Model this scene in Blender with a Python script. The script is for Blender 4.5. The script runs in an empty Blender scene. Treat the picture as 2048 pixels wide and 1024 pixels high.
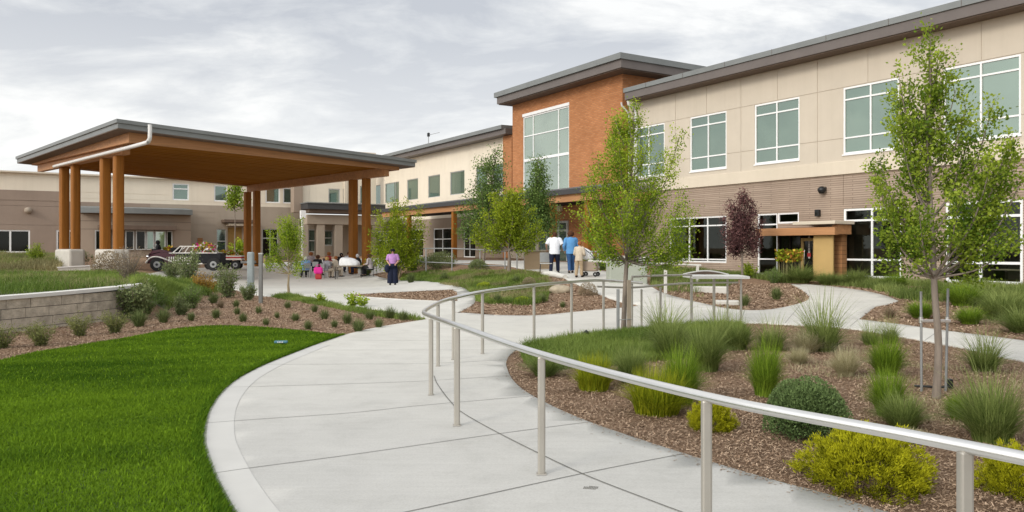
import bpy, bmesh, math, random
import numpy as np
from mathutils import Vector, Matrix
from mathutils.geometry import delaunay_2d_cdt

random.seed(7); rng = np.random.default_rng(11)
R = math.radians
sc = bpy.context.scene
col = sc.collection
FPX, HOR, CAMH = 1590.0, 496.0, 1.7        # camera solved from the photograph: focal length, horizon row, eye height

# ------------------------------------------------------------------ camera
cam = bpy.data.cameras.new('camera'); cam_o = bpy.data.objects.new('camera', cam); col.objects.link(cam_o)
cam_o.location = (0, 0, CAMH); cam_o.rotation_euler = (R(90), 0, 0)
cam.sensor_width = 36; cam.lens = FPX / 2048 * 36; cam.shift_y = -(512 - HOR) / 2048
cam.clip_start = .05; cam.clip_end = 4000
sc.camera = cam_o
sc.view_settings.view_transform = 'Standard'; sc.view_settings.look = 'None'
sc.view_settings.exposure = 0; sc.view_settings.gamma = 1

# ------------------------------------------------------------------ node helpers
def new_mat(name):
    m = bpy.data.materials.new(name); m.use_nodes = True
    nt = m.node_tree; b = nt.nodes['Principled BSDF']
    return m, nt, b
def N(nt, typ, **kw):
    n = nt.nodes.new(typ)
    for k, v in kw.items(): setattr(n, k, v)
    return n
def ramp(nt, fac, stops):
    r = N(nt, 'ShaderNodeValToRGB'); e = r.color_ramp.elements
    while len(e) < len(stops): e.new(.5)
    for i, (p, c) in enumerate(stops):
        e[i].position = p; e[i].color = (*c, 1)
    nt.links.new(fac, r.inputs[0]); return r
def noise(nt, vec, scale, detail=4, rough=.55, dist=0):
    n = N(nt, 'ShaderNodeTexNoise'); n.inputs['Scale'].default_value = scale
    n.inputs['Detail'].default_value = detail; n.inputs['Roughness'].default_value = rough
    n.inputs['Distortion'].default_value = dist
    nt.links.new(vec, n.inputs['Vector']); return n
def mapping(nt, scale=(1, 1, 1), rot=(0, 0, 0), coord='Object'):
    t = N(nt, 'ShaderNodeTexCoord'); m = N(nt, 'ShaderNodeMapping')
    m.inputs['Scale'].default_value = scale; m.inputs['Rotation'].default_value = rot
    nt.links.new(t.outputs[coord], m.inputs['Vector']); return m.outputs[0]
def bump(nt, b, h, strength, dist=.02):
    n = N(nt, 'ShaderNodeBump'); n.inputs['Strength'].default_value = strength; n.inputs['Distance'].default_value = dist
    nt.links.new(h, n.inputs['Height']); nt.links.new(n.outputs[0], b.inputs['Normal'])
def mix(nt, a, b_, fac, mode='MULTIPLY'):
    n = N(nt, 'ShaderNodeMix', data_type='RGBA', blend_type=mode)
    if isinstance(fac, (int, float)): n.inputs[0].default_value = fac
    else: nt.links.new(fac, n.inputs[0])
    for s, v in ((6, a), (7, b_)):
        if isinstance(v, tuple): n.inputs[s].default_value = (*v, 1)
        else: nt.links.new(v, n.inputs[s])
    return n.outputs[2]

def plain(name, c, rough=.6, metal=0, var=.12, scale=3, spec=.4, bmp=0, bscale=40, stretch=(1, 1, 1)):
    m, nt, b = new_mat(name)
    v = mapping(nt, stretch)
    n1 = noise(nt, v, scale, 5, .6)
    lo = tuple(x * (1 - var) for x in c); hi = tuple(min(1, x * (1 + var)) for x in c)
    r = ramp(nt, n1.outputs[0], [(.3, lo), (.7, hi)])
    nt.links.new(r.outputs[0], b.inputs['Base Color'])
    b.inputs['Roughness'].default_value = rough; b.inputs['Metallic'].default_value = metal
    b.inputs['Specular IOR Level'].default_value = spec
    if bmp:
        n2 = noise(nt, v, bscale, 4, .6); bump(nt, b, n2.outputs[0], bmp)
    return m

def weathered(name, c, var=.05):
    """render coat with broad mottling and faint vertical rain streaks"""
    m, nt, b = new_mat(name)
    v = mapping(nt); n1 = noise(nt, v, .5, 6, .65); n2 = noise(nt, mapping(nt, (2.2, 2.2, .10)), 1.0, 6, .7, .2); n3 = noise(nt, v, 45, 4, .6)
    r = ramp(nt, n1.outputs[0], [(.3, tuple(x * (1 - var) for x in c)), (.7, tuple(x * (1 + var) for x in c))])
    r2 = ramp(nt, n2.outputs[0], [(.30, (.90, .89, .87)), (.52, (1, 1, 1)), (.75, (1.02, 1.02, 1.02))])
    nt.links.new(mix(nt, r.outputs[0], r2.outputs[0], .42), b.inputs['Base Color'])
    b.inputs['Roughness'].default_value = .82; b.inputs['Specular IOR Level'].default_value = .25; bump(nt, b, n3.outputs[0], .1); return m
def clear_glass(name):
    m, nt, b = new_mat(name); v = mapping(nt); nt.nodes.remove(b)
    t = N(nt, 'ShaderNodeBsdfTransparent'); t.inputs[0].default_value = (.50, .53, .48, 1); g = N(nt, 'ShaderNodeBsdfGlossy'); g.inputs['Roughness'].default_value = .01; g.inputs[0].default_value = (.85, .92, .86, 1)
    f = N(nt, 'ShaderNodeFresnel'); f.inputs[0].default_value = 1.5; mx = N(nt, 'ShaderNodeMixShader'); nt.links.new(f.outputs[0], mx.inputs[0]); nt.links.new(t.outputs[0], mx.inputs[1]); nt.links.new(g.outputs[0], mx.inputs[2])
    n1 = noise(nt, v, .7, 2, .5); bp = N(nt, 'ShaderNodeBump'); bp.inputs['Strength'].default_value = .03; nt.links.new(n1.outputs[0], bp.inputs['Height']); nt.links.new(bp.outputs[0], g.inputs['Normal'])
    nt.links.new(mx.outputs[0], nt.nodes['Material Output'].inputs[0]); return m

def brick(name, c1, c2, mortar, w, h, ms, var=.15, bmp=.5):
    m, nt, b = new_mat(name)
    t = N(nt, 'ShaderNodeTexCoord'); s = N(nt, 'ShaderNodeSeparateXYZ'); nt.links.new(t.outputs['Object'], s.inputs[0])
    a = N(nt, 'ShaderNodeMath', operation='ADD'); nt.links.new(s.outputs[0], a.inputs[0]); nt.links.new(s.outputs[1], a.inputs[1])
    c = N(nt, 'ShaderNodeCombineXYZ'); nt.links.new(a.outputs[0], c.inputs[0]); nt.links.new(s.outputs[2], c.inputs[1])
    k = N(nt, 'ShaderNodeTexBrick'); nt.links.new(c.outputs[0], k.inputs['Vector'])
    k.inputs['Color1'].default_value = (*c1, 1); k.inputs['Color2'].default_value = (*c2, 1); k.inputs['Mortar'].default_value = (*mortar, 1)
    k.inputs['Scale'].default_value = 1; k.inputs['Mortar Size'].default_value = ms; k.inputs['Mortar Smooth'].default_value = .3
    k.inputs['Bias'].default_value = 0; k.inputs['Brick Width'].default_value = w; k.inputs['Row Height'].default_value = h
    n1 = noise(nt, t.outputs['Object'], .5, 6, .65)
    r = ramp(nt, n1.outputs[0], [(.3, (1 - var,) * 3), (.7, (1 + var * .6,) * 3)])
    nt.links.new(mix(nt, k.outputs['Color'], r.outputs[0], 1.0), b.inputs['Base Color'])
    b.inputs['Roughness'].default_value = .85; b.inputs['Specular IOR Level'].default_value = .2
    inv = N(nt, 'ShaderNodeMath', operation='SUBTRACT'); inv.inputs[0].default_value = 1; nt.links.new(k.outputs['Fac'], inv.inputs[1])
    bump(nt, b, inv.outputs[0], bmp, .01)
    return m

def wood(name, c, stretch, var=.3, scale=2.0, rough=.55, spec=.2):
    m, nt, b = new_mat(name)
    v = mapping(nt, stretch)
    n1 = noise(nt, v, scale, 6, .65, .6)
    r = ramp(nt, n1.outputs[0], [(.25, tuple(x * (1 - var) for x in c)), (.55, c), (.8, tuple(x * (1 + var * .6) for x in c))])
    nt.links.new(r.outputs[0], b.inputs['Base Color'])
    b.inputs['Roughness'].default_value = rough; b.inputs['Specular IOR Level'].default_value = spec
    bump(nt, b, n1.outputs[0], .25, .01)
    return m

def foliage(name, dark, light, trans=.25, rough=.55):
    """leaf colour varies with a per-leaf tint attribute"""
    m, nt, b = new_mat(name)
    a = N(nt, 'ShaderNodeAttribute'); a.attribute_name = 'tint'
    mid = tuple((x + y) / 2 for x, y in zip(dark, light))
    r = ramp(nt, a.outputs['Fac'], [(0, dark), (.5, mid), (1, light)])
    nt.links.new(r.outputs[0], b.inputs['Base Color'])
    b.inputs['Roughness'].default_value = rough; b.inputs['Specular IOR Level'].default_value = .12
    if trans:
        tr = N(nt, 'ShaderNodeBsdfTranslucent'); nt.links.new(r.outputs[0], tr.inputs[0])
        mx = N(nt, 'ShaderNodeMixShader'); mx.inputs[0].default_value = trans
        nt.links.new(b.outputs[0], mx.inputs[1]); nt.links.new(tr.outputs[0], mx.inputs[2])
        nt.links.new(mx.outputs[0], nt.nodes['Material Output'].inputs[0])
    return m

def glass(name, base, refl, tint, rough=.02, wav=.018, scale=.35, spec=.5):
    m, nt, b = new_mat(name)
    v = mapping(nt)
    n0 = noise(nt, v, .45, 3, .5)
    r = ramp(nt, n0.outputs[0], [(.3, tuple(x * .8 for x in base)), (.7, tuple(x * 1.15 for x in base))])
    oi = N(nt, 'ShaderNodeObjectInfo'); rv = ramp(nt, oi.outputs['Random'], [(0, (.72, .74, .76)), (1, (1.15, 1.12, 1.08))])
    nt.links.new(mix(nt, r.outputs[0], rv.outputs[0], 1.0), b.inputs['Base Color'])
    b.inputs['Roughness'].default_value = .05; b.inputs['Specular IOR Level'].default_value = spec
    g = N(nt, 'ShaderNodeBsdfGlossy'); g.inputs['Roughness'].default_value = rough; g.inputs['Color'].default_value = (*tint, 1)
    mx = N(nt, 'ShaderNodeMixShader'); mx.inputs[0].default_value = refl
    nt.links.new(b.outputs[0], mx.inputs[1]); nt.links.new(g.outputs[0], mx.inputs[2])
    nt.links.new(mx.outputs[0], nt.nodes['Material Output'].inputs[0])
    n1 = noise(nt, v, scale, 2, .5)
    bp = N(nt, 'ShaderNodeBump'); bp.inputs['Strength'].default_value = wav; bp.inputs['Distance'].default_value = .1
    nt.links.new(n1.outputs[0], bp.inputs['Height'])
    nt.links.new(bp.outputs[0], b.inputs['Normal']); nt.links.new(bp.outputs[0], g.inputs['Normal'])
    return m

def concrete_mat():
    m, nt, b = new_mat('concrete_paving')
    v = mapping(nt); L_ = nt.links.new
    n1 = noise(nt, v, .30, 5, .6); n2 = noise(nt, v, 1.7, 8, .72, .4); n3 = noise(nt, v, 70, 4, .65); n4 = noise(nt, mapping(nt, (.35, 7, 1), (0, 0, .25)), 3.0, 5, .6); n5 = noise(nt, v, .85, 10, .8, 1.2)
    r1 = ramp(nt, n1.outputs[0], [(.3, (.455, .445, .415)), (.7, (.525, .513, .478))])
    r2 = ramp(nt, n2.outputs[0], [(.3, (.87, .87, .865)), (.5, (1, 1, 1)), (.7, (1.06, 1.06, 1.06))])
    r3 = ramp(nt, n3.outputs[0], [(.25, (.84, .83, .82)), (.5, (1, 1, 1)), (.75, (1.09, 1.09, 1.09))])
    r4 = ramp(nt, n4.outputs[0], [(.3, (.955, .955, .95)), (.7, (1.035, 1.035, 1.035))])
    r5 = ramp(nt, n5.outputs[0], [(.30, (.80, .79, .765)), (.40, (.97, .97, .965)), (.6, (1, 1, 1))])
    c = mix(nt, mix(nt, r1.outputs[0], r2.outputs[0], .9), r3.outputs[0], .9); c = mix(nt, mix(nt, c, r4.outputs[0], 1.0), r5.outputs[0], .8)
    tc_ = N(nt, 'ShaderNodeTexCoord'); sy = N(nt, 'ShaderNodeSeparateXYZ'); L_(tc_.outputs['Object'], sy.inputs[0])      # base colour turns paler along y, from front slabs to far paving
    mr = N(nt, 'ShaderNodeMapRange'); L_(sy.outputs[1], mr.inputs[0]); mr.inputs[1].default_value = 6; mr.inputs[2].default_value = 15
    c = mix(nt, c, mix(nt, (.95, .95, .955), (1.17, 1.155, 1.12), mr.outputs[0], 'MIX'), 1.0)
    L_(c, b.inputs['Base Color']); b.inputs['Roughness'].default_value = .62; b.inputs['Specular IOR Level'].default_value = .75
    bump(nt, b, n3.outputs[0], .18, .01)
    return m

def mulch_mat():
    m, nt, b = new_mat('bark_mulch')
    v = mapping(nt)
    n0 = noise(nt, v, 1.3, 8, .75); n1 = noise(nt, v, 22, 6, .8, 1.5)
    r1 = ramp(nt, n1.outputs[0], [(.28, (.135, .083, .052)), (.5, (.31, .205, .135)), (.72, (.52, .375, .265))])
    r0 = ramp(nt, n0.outputs[0], [(.34, (.66, .64, .62)), (.66, (1.2, 1.18, 1.15))])
    nt.links.new(mix(nt, r1.outputs[0], r0.outputs[0], 1.0), b.inputs['Base Color'])
    b.inputs['Roughness'].default_value = .95; b.inputs['Specular IOR Level'].default_value = .1
    bump(nt, b, n1.outputs[0], 1.0, .05)
    return m

M = {}
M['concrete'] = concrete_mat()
M['concrete_edge'] = plain('trowelled_concrete_edge', (.53, .518, .487), .65, var=.05, scale=2)
M['joint'] = plain('paving_joint', (.17, .165, .15), .9)
M['mulch'] = mulch_mat()
M['soil'] = plain('lawn_soil', (.05, .085, .012), .95, var=.3, scale=8)
M['meadow_soil'] = plain('meadow_soil', (.085, .085, .04), .95, var=.35, scale=3)
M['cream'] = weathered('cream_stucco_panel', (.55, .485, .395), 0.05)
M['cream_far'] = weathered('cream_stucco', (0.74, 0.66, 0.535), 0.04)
M['band'] = weathered('cream_belt_course', (0.62, 0.545, 0.435), 0.05)
M['brown_brick'] = brick('brown_ribbed_brick', (.335, .258, .20), (.395, .308, .242), (.225, .168, .125), 2.3, .10, .017)
M['orange_brick'] = brick('orange_red_brick', (.40, .155, .058), (.50, .215, .09), (.32, .17, .09), .32, .11, .018)
M['block'] = brick('split_face_wall_block', (.27, .235, .19), (.36, .31, .25), (.075, .065, .055), .62, .225, .007, var=.3)
M['taupe'] = weathered('taupe_stucco', (0.3, 0.235, 0.18), 0.07)
M['taupe_light'] = weathered('light_taupe_panel', (0.37, 0.31, 0.245), 0.06)
M['brown_wall'] = weathered('brown_stucco', (0.31, 0.24, 0.19), 0.07)
M['roof_metal'] = plain('grey_roof_metal', (.20, .21, .205), .45, var=.08, scale=1, metal=.2)
M['roof_fascia'] = plain('brown_grey_fascia', (.135, .115, .105), .5, var=.08, scale=1)
M['roof_dark'] = plain('dark_roof_edge', (.05, .05, .052), .5, var=.1)
M['shingle'] = brick('grey_roof_shingle', (.14, .145, .15), (.19, .195, .2), (.06, .06, .06), .5, .18, .02)
M['soffit_brown'] = plain('brown_soffit', (.13, .09, .065), .7)
M['wood_col'] = wood('stained_timber_column', (.285, .108, .016), (3, 3, .25))
M['wood_u'] = wood('stained_timber_beam', (.46, .235, .11), (.25, 2, 3))
M['wood_soffit'] = wood('cedar_soffit_board', (.30, .118, .012), (.2, 2.5, 2.5), var=.3, rough=.85, spec=.06)
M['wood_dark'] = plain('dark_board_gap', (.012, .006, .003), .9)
M['siding'] = brick('cedar_siding', (.34, .165, .07), (.40, .2, .09), (.1, .05, .02), 4, .2, .01)
M['white_frame'] = plain('white_window_frame', (.80, .80, .79), .4, var=.03)
M['grey_frame'] = plain('grey_window_frame', (.42, .42, .40), .45, var=.05)
M['glass_sky'] = glass('pale_green_sky_glass', (.085, .13, .10), .23, (.70, .84, .74))
M['glass_tower'] = glass('tower_glass', (.21, .265, .205), .36, (.78, .87, .79))
M['glass_far'] = glass('dark_green_far_glass', (.05, .085, .07), .22, (.6, .75, .68))
M['glass_dark'] = glass('dark_ground_floor_glass', (.010, .011, .008), .0, (.8, .9, .85), spec=.28)
M['glass_clear'] = clear_glass('clear_window_glass')
M['steel'] = plain('brushed_steel', (.72, .71, .69), .30, metal=1.0, var=.05, scale=6, stretch=(1, 1, 1))
M['post_steel'] = plain('satin_steel_post', (.40, .375, .33), .45, metal=.6, var=.06, scale=4)
M['galv'] = plain('galvanised_steel', (.30, .305, .30), .5, metal=.5, var=.1)
M['white_pipe'] = plain('white_downpipe', (.70, .69, .67), .45, var=.05)
M['pedestal'] = plain('pale_cast_concrete', (.52, .49, .43), .85, var=.08, scale=2, bmp=.15)
M['cap'] = plain('white_wall_cap', (.68, .66, .62), .75, var=.06, scale=3)
M['black'] = plain('black_metal', (.012, .013, .014), .4, var=.1)
M['tan_door'] = plain('tan_door_panel', (.50, .335, .13), .65, var=.07, scale=1.2)
M['gold'] = plain('golden_brown_panel', (.30, .18, .05), .6, var=.15)
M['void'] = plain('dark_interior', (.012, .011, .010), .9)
M['stone'] = plain('tan_boulder_stone', (.38, .32, .23), .9, var=.25, scale=4, bmp=.5, bscale=9)
M['pale_stone'] = plain('pale_bench_stone', (.55, .53, .48), .85, var=.08, scale=3)
M['box_green'] = plain('grey_green_utility_paint', (.33, .35, .29), .6, var=.08, scale=2)
M['tan_wall'] = plain('tan_low_wall', (.40, .29, .18), .85, var=.07)
M['bark'] = wood('grey_brown_bark', (.23, .19, .155), (6, 6, 1.2), var=.35, scale=3, rough=.9)
M['bark_tan'] = wood('tan_twig_bark', (.30, .24, .15), (6, 6, 1.2), var=.3, scale=3, rough=.9)
M['stake_wood'] = wood('weathered_stake_wood', (.27, .225, .17), (5, 5, .6), rough=.85)
# foliage
M['leaf_tree'] = foliage('young_tree_leaf', (0.09, 0.165, 0.014), (0.42, 0.52, 0.06), 0.42)
M['leaf_bright'] = foliage('bright_green_leaf', (0.115, 0.2, 0.012), (0.48, 0.59, 0.05), 0.42)
M['leaf_yellow'] = foliage('yellow_green_leaf', (0.13, 0.19, 0.012), (0.43, 0.5, 0.035), 0.38)
M['leaf_dark'] = foliage('dark_green_leaf', (0.055, 0.105, 0.024), (0.23, 0.33, 0.085), 0.25)
M['leaf_purple'] = foliage('purple_leaf', (0.055, 0.026, 0.03), (0.24, 0.12, 0.11), 0.2)
M['leaf_grey'] = foliage('grey_green_leaf', (0.083, 0.120, 0.042), (0.247, 0.285, 0.120), .2)
M['leaf_brown'] = foliage('dry_brown_leaf', (0.140, 0.105, 0.063), (0.336, 0.266, 0.170), .15)
M['leaf_orange'] = foliage('orange_leaf', (0.208, 0.117, 0.019), (0.468, 0.286, 0.052), .25)
M['gold_shrub'] = foliage('golden_shrub_leaf', (0.1, 0.115, 0.006), (0.45, 0.44, 0.016), 0.25)
M['dome_shrub'] = foliage('dark_dome_leaf', (0.022, 0.05, 0.015), (0.15, 0.215, 0.075), 0.15)
M['lawn'] = foliage('lawn_blade', (.034, .094, .004), (.225, .365, .018), 0.3, 0.8)
M['turf'] = foliage('meadow_blade', (0.075, 0.135, 0.018), (0.3, 0.375, 0.085), 0.3)
M['meadow_dry'] = foliage('dry_meadow_blade', (0.165, 0.158, 0.068), (0.375, 0.330, 0.162), .2)
M['grass_green'] = foliage('fresh_grass_blade', (0.07, 0.14, 0.01), (0.33, 0.46, 0.05), 0.3)
M['grass_blue'] = foliage('grey_green_grass_blade', (0.075, 0.12, 0.022), (0.33, 0.39, 0.12), 0.3)
M['grass_gold'] = foliage('golden_grass_blade', (0.14, 0.19, 0.01), (0.44, 0.45, 0.025), 0.3)
M['grass_pale'] = foliage('pale_straw_blade', (0.3, 0.27, 0.13), (0.66, 0.6, 0.4), 0.25)
M['tuft'] = foliage('tuft_blade', (0.077, 0.112, 0.035), (0.240, 0.280, 0.106), .2)
M['feather'] = foliage('feathery_shrub_leaf', (0.083, 0.117, 0.031), (0.300, 0.307, 0.108), .2)
M['chips'] = foliage('mulch_chip', (.185, .116, .070), (.63, .465, .325), 0)
M['petal'] = foliage('mixed_petal', (.55, .12, .05), (.75, .55, .08), .2)
M['petal_white'] = foliage('white_petal', (.6, .58, .55), (.8, .78, .78), .2)
# cloth and people
def cloth(n, c): return plain(n, c, .85, var=.12, scale=6, spec=.2, bmp=.2, bscale=14)
for k, c in {'skin': (.50, .30, .21), 'skin_dark': (.30, .17, .11), 'white': (.72, .73, .76), 'navy': (.012, .016, .035), 'blue': (.10, .27, .52), 'jeans': (.03, .08, .19),
             'tan': (.36, .27, .17), 'purple': (.42, .22, .46), 'pink': (.72, .04, .30), 'lightblue': (.22, .36, .58), 'blackc': (.02, .02, .022), 'greyc': (.28, .27, .29),
             'beige': (.52, .44, .34), 'pattern': (.38, .33, .34), 'red': (.42, .05, .05), 'hair_brown': (.075, .03, .015), 'hair_white': (.62, .61, .60), 'hair_black': (.012, .011, .011),
             'hair_blond': (.42, .25, .09), 'hair_auburn': (.28, .10, .03), 'shoe': (.02, .018, .016), 'sheet': (.78, .78, .78)}.items():
    M[k] = cloth(k + '_cloth', c)
M['maroon'] = plain('maroon_car_paint', (.055, .006, .016), .25, var=.1, spec=.6)
M['car_white'] = plain('white_car_paint', (.72, .69, .64), .35, var=.05)
M['tyre'] = plain('black_rubber', (.015, .015, .015), .8)
M['chrome'] = plain('chrome', (.7, .7, .7), .12, metal=1)
M['teal'] = plain('teal_plastic', (.07, .19, .25), .5)
M['poster'] = plain('poster_paper', (.55, .50, .47), .7)

# ------------------------------------------------------------------ object helpers
def link(o, parent=None, label=None, cat=None, group=None, kind=None):
    if o.name not in col.objects: col.objects.link(o)
    if parent is not None: o.parent = parent
    if label: o['label'] = label
    if cat: o['category'] = cat
    if group: o['group'] = group
    if kind: o['kind'] = kind
    return o
def empty(name, loc, rz=0, label=None, cat=None, group=None):
    o = bpy.data.objects.new(name, None); o.empty_display_size = .2
    o.location = loc; o.rotation_euler = (0, 0, rz)
    return link(o, None, label, cat, group)
def mesh_np(name, V, F, mats, tint=None, smooth=False, midx=None):
    V = np.asarray(V, np.float32); F = np.asarray(F, np.int32)
    me = bpy.data.meshes.new(name); n, k = F.shape
    me.vertices.add(len(V)); me.vertices.foreach_set('co', V.ravel())
    me.loops.add(n * k); me.loops.foreach_set('vertex_index', F.ravel())
    me.polygons.add(n); me.polygons.foreach_set('loop_start', np.arange(0, n * k, k, dtype=np.int32))
    if midx is not None: me.polygons.foreach_set('material_index', np.asarray(midx, np.int32))
    if smooth: me.polygons.foreach_set('use_smooth', np.ones(n, bool))
    me.update(calc_edges=True); me.validate()
    if tint is not None:
        a = me.attributes.new('tint', 'FLOAT', 'POINT'); a.data.foreach_set('value', np.clip(np.asarray(tint, np.float32), 0, 1))
    for m in (mats if isinstance(mats, (list, tuple)) else [mats]): me.materials.append(m)
    return me
def obj(name, me, parent=None, **kw):
    return link(bpy.data.objects.new(name, me), parent, **kw)
def copy_tree(o, parent=None):
    c = o.copy(); col.objects.link(c)
    if parent is not None: c.parent = parent
    for ch in list(o.children): copy_tree(ch, c)
    return c

class MB:
    def __init__(s): s.v = []; s.f = []; s.mi = []; s.sm = []
    def add(s, vs, fs, mi=0, smooth=False):
        o = len(s.v); s.v += [tuple(x) for x in vs]
        for f in fs: s.f.append(tuple(i + o for i in f)); s.mi.append(mi); s.sm.append(smooth)
        return s
    def box(s, x0, x1, y0, y1, z0, z1, mi=0):
        return s.add([(x0, y0, z0), (x1, y0, z0), (x1, y1, z0), (x0, y1, z0), (x0, y0, z1), (x1, y0, z1), (x1, y1, z1), (x0, y1, z1)],
                     [(0, 3, 2, 1), (4, 5, 6, 7), (0, 1, 5, 4), (1, 2, 6, 5), (2, 3, 7, 6), (3, 0, 4, 7)], mi)
    def bbox(s, x0, x1, y0, y1, z0, z1, b=.02, mi=0):
        """box with chamfered edges"""
        bm = bmesh.new(); bmesh.ops.create_cube(bm, size=1)
        for v in bm.verts: v.co = Vector(((x0 + x1) / 2 + v.co.x * (x1 - x0), (y0 + y1) / 2 + v.co.y * (y1 - y0), (z0 + z1) / 2 + v.co.z * (z1 - z0)))
        bmesh.ops.bevel(bm, geom=bm.edges[:], offset=b, segments=2, affect='EDGES', profile=.5)
        bm.verts.index_update(); s.add([v.co[:] for v in bm.verts], [[v.index for v in f.verts] for f in bm.faces], mi); bm.free(); return s
    def hexa(s, p, mi=0):
        """eight corners: bottom four then top four, counter-clockwise"""
        return s.add(p, [(0, 3, 2, 1), (4, 5, 6, 7), (0, 1, 5, 4), (1, 2, 6, 5), (2, 3, 7, 6), (3, 0, 4, 7)], mi)
    def tube(s, pts, r, n=10, mi=0, caps=True, flat=1.0):
        P = [Vector(p) for p in pts]; k = len(P); rr = r if isinstance(r, (list, tuple)) else [r] * k
        ring = []; up = None
        for i in range(k):
            t = (P[min(i + 1, k - 1)] - P[max(i - 1, 0)]).normalized()
            if up is None:
                up = Vector((0, 0, 1)) if abs(t.z) < .9 else Vector((0, 1, 0))
            a = t.cross(up)
            if a.length < 1e-4: a = t.cross(Vector((1, 0, 0)))
            a.normalize(); b = a.cross(t).normalized()
            if abs(t.z) >= .9: up = b
            ring.append([P[i] + (a * math.cos(2 * math.pi * j / n) + b * math.sin(2 * math.pi * j / n) * flat) * rr[i] for j in range(n)])
        vs = [v for q in ring for v in q]; fs = []
        for i in range(k - 1):
            for j in range(n):
                fs.append((i * n + j, i * n + (j + 1) % n, (i + 1) * n + (j + 1) % n, (i + 1) * n + j))
        s.add(vs, fs, mi, True)
        if caps:
            s.add(ring[0], [tuple(range(n))[::-1]], mi); s.add(ring[-1], [tuple(range(n))], mi)
        return s
    def lathe(s, prof, n=20, mi=0, c=(0, 0, 0)):
        vs = []; fs = []
        for r, z in prof:
            for j in range(n):
                vs.append((c[0] + r * math.cos(2 * math.pi * j / n), c[1] + r * math.sin(2 * math.pi * j / n), c[2] + z))
        for i in range(len(prof) - 1):
            for j in range(n): fs.append((i * n + j, i * n + (j + 1) % n, (i + 1) * n + (j + 1) % n, (i + 1) * n + j))
        return s.add(vs, fs, mi, True)
    def blob(s, c, r, sub=2, jit=0, seed=0, mi=0, rot=0):
        bm = bmesh.new(); bmesh.ops.create_icosphere(bm, subdivisions=sub, radius=1); q = random.Random(seed)
        ca, sa = math.cos(rot), math.sin(rot)
        vs = []
        for v in bm.verts:
            k = 1 + q.uniform(-jit, jit); x, y, z = v.co.x * r[0] * k, v.co.y * r[1] * k, v.co.z * r[2] * k
            vs.append((c[0] + x * ca - y * sa, c[1] + x * sa + y * ca, c[2] + z))
        bm.verts.index_update(); s.add(vs, [[v.index for v in f.verts] for f in bm.faces], mi, True); bm.free(); return s
    def wall(s, x0, x1, z0, z1, holes=(), vj=(), hj=(), depth=.18, thick=.35, jw=.03, jd=.025, y=0.0, mi=0):
        """wall front in the plane y with real openings, reveals and grooved panel joints.
        holes (x0,x1,z0,z1); vj (x,z0,z1); hj (z,x0,x1)"""
        J = [(x - jw / 2, x + jw / 2, a, b) for x, a, b in vj] + [(a, b, z - jw / 2, z + jw / 2) for z, a, b in hj]
        xs = {x0, x1}; zs = {z0, z1}
        for a, b, c, d in list(holes) + J:
            for q in (a, b):
                if x0 < q < x1: xs.add(q)
            for q in (c, d):
                if z0 < q < z1: zs.add(q)
        xs = sorted(xs); zs = sorted(zs)
        xs = [q for i, q in enumerate(xs) if i == 0 or q - xs[i - 1] > 1e-5]; zs = [q for i, q in enumerate(zs) if i == 0 or q - zs[i - 1] > 1e-5]
        nx, nz = len(xs) - 1, len(zs) - 1; D = np.zeros((nx, nz))
        for i in range(nx):
            cx = (xs[i] + xs[i + 1]) / 2
            for j in range(nz):
                cz = (zs[j] + zs[j + 1]) / 2
                if any(a < cx < b and c < cz < d for a, b, c, d in J): D[i, j] = jd
                if any(a < cx < b and c < cz < d for a, b, c, d in holes): D[i, j] = depth
        g = lambda i, j: D[i, j] if 0 <= i < nx and 0 <= j < nz else thick
        for i in range(nx):
            for j in range(nz):
                d = D[i, j]; a, b, c, e = xs[i], xs[i + 1], zs[j], zs[j + 1]
                if d < depth: s.add([(a, y + d, c), (b, y + d, c), (b, y + d, e), (a, y + d, e)], [(0, 1, 2, 3)], mi)
                d2 = g(i + 1, j)
                if abs(d2 - d) > 1e-6: s.add([(b, y + d, c), (b, y + d2, c), (b, y + d2, e), (b, y + d, e)], [(0, 1, 2, 3)], mi)
                d2 = g(i, j + 1)
                if abs(d2 - d) > 1e-6: s.add([(a, y + d, e), (b, y + d, e), (b, y + d2, e), (a, y + d2, e)], [(0, 1, 2, 3)], mi)
                if i == 0: s.add([(a, y + d, c), (a, y + thick, c), (a, y + thick, e), (a, y + d, e)], [(0, 3, 2, 1)], mi)
                if j == 0: s.add([(a, y + d, c), (b, y + d, c), (b, y + thick, c), (a, y + thick, c)], [(0, 3, 2, 1)], mi)
        return s
    def build(s, name, mats, parent=None, **kw):
        me = bpy.data.meshes.new(name); me.from_pydata(s.v, [], s.f)
        for m in (mats if isinstance(mats, (list, tuple)) else [mats]): me.materials.append(m)
        me.polygons.foreach_set('material_index', s.mi); me.polygons.foreach_set('use_smooth', s.sm); me.update()
        return obj(name, me, parent, **kw)

def spline(P, n=8):
    """Catmull-Rom through the points"""
    P = [Vector(p) for p in P]; Q = [P[0] * 2 - P[1]] + P + [P[-1] * 2 - P[-2]]; out = []
    for i in range(1, len(Q) - 2):
        a, b, c, d = Q[i - 1], Q[i], Q[i + 1], Q[i + 2]
        for k in range(n):
            t = k / n
            out.append(.5 * ((2 * b) + (c - a) * t + (2 * a - 5 * b + 4 * c - d) * t * t + (3 * b - a - 3 * c + d) * t ** 3))
    out.append(P[-1]); return out

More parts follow.
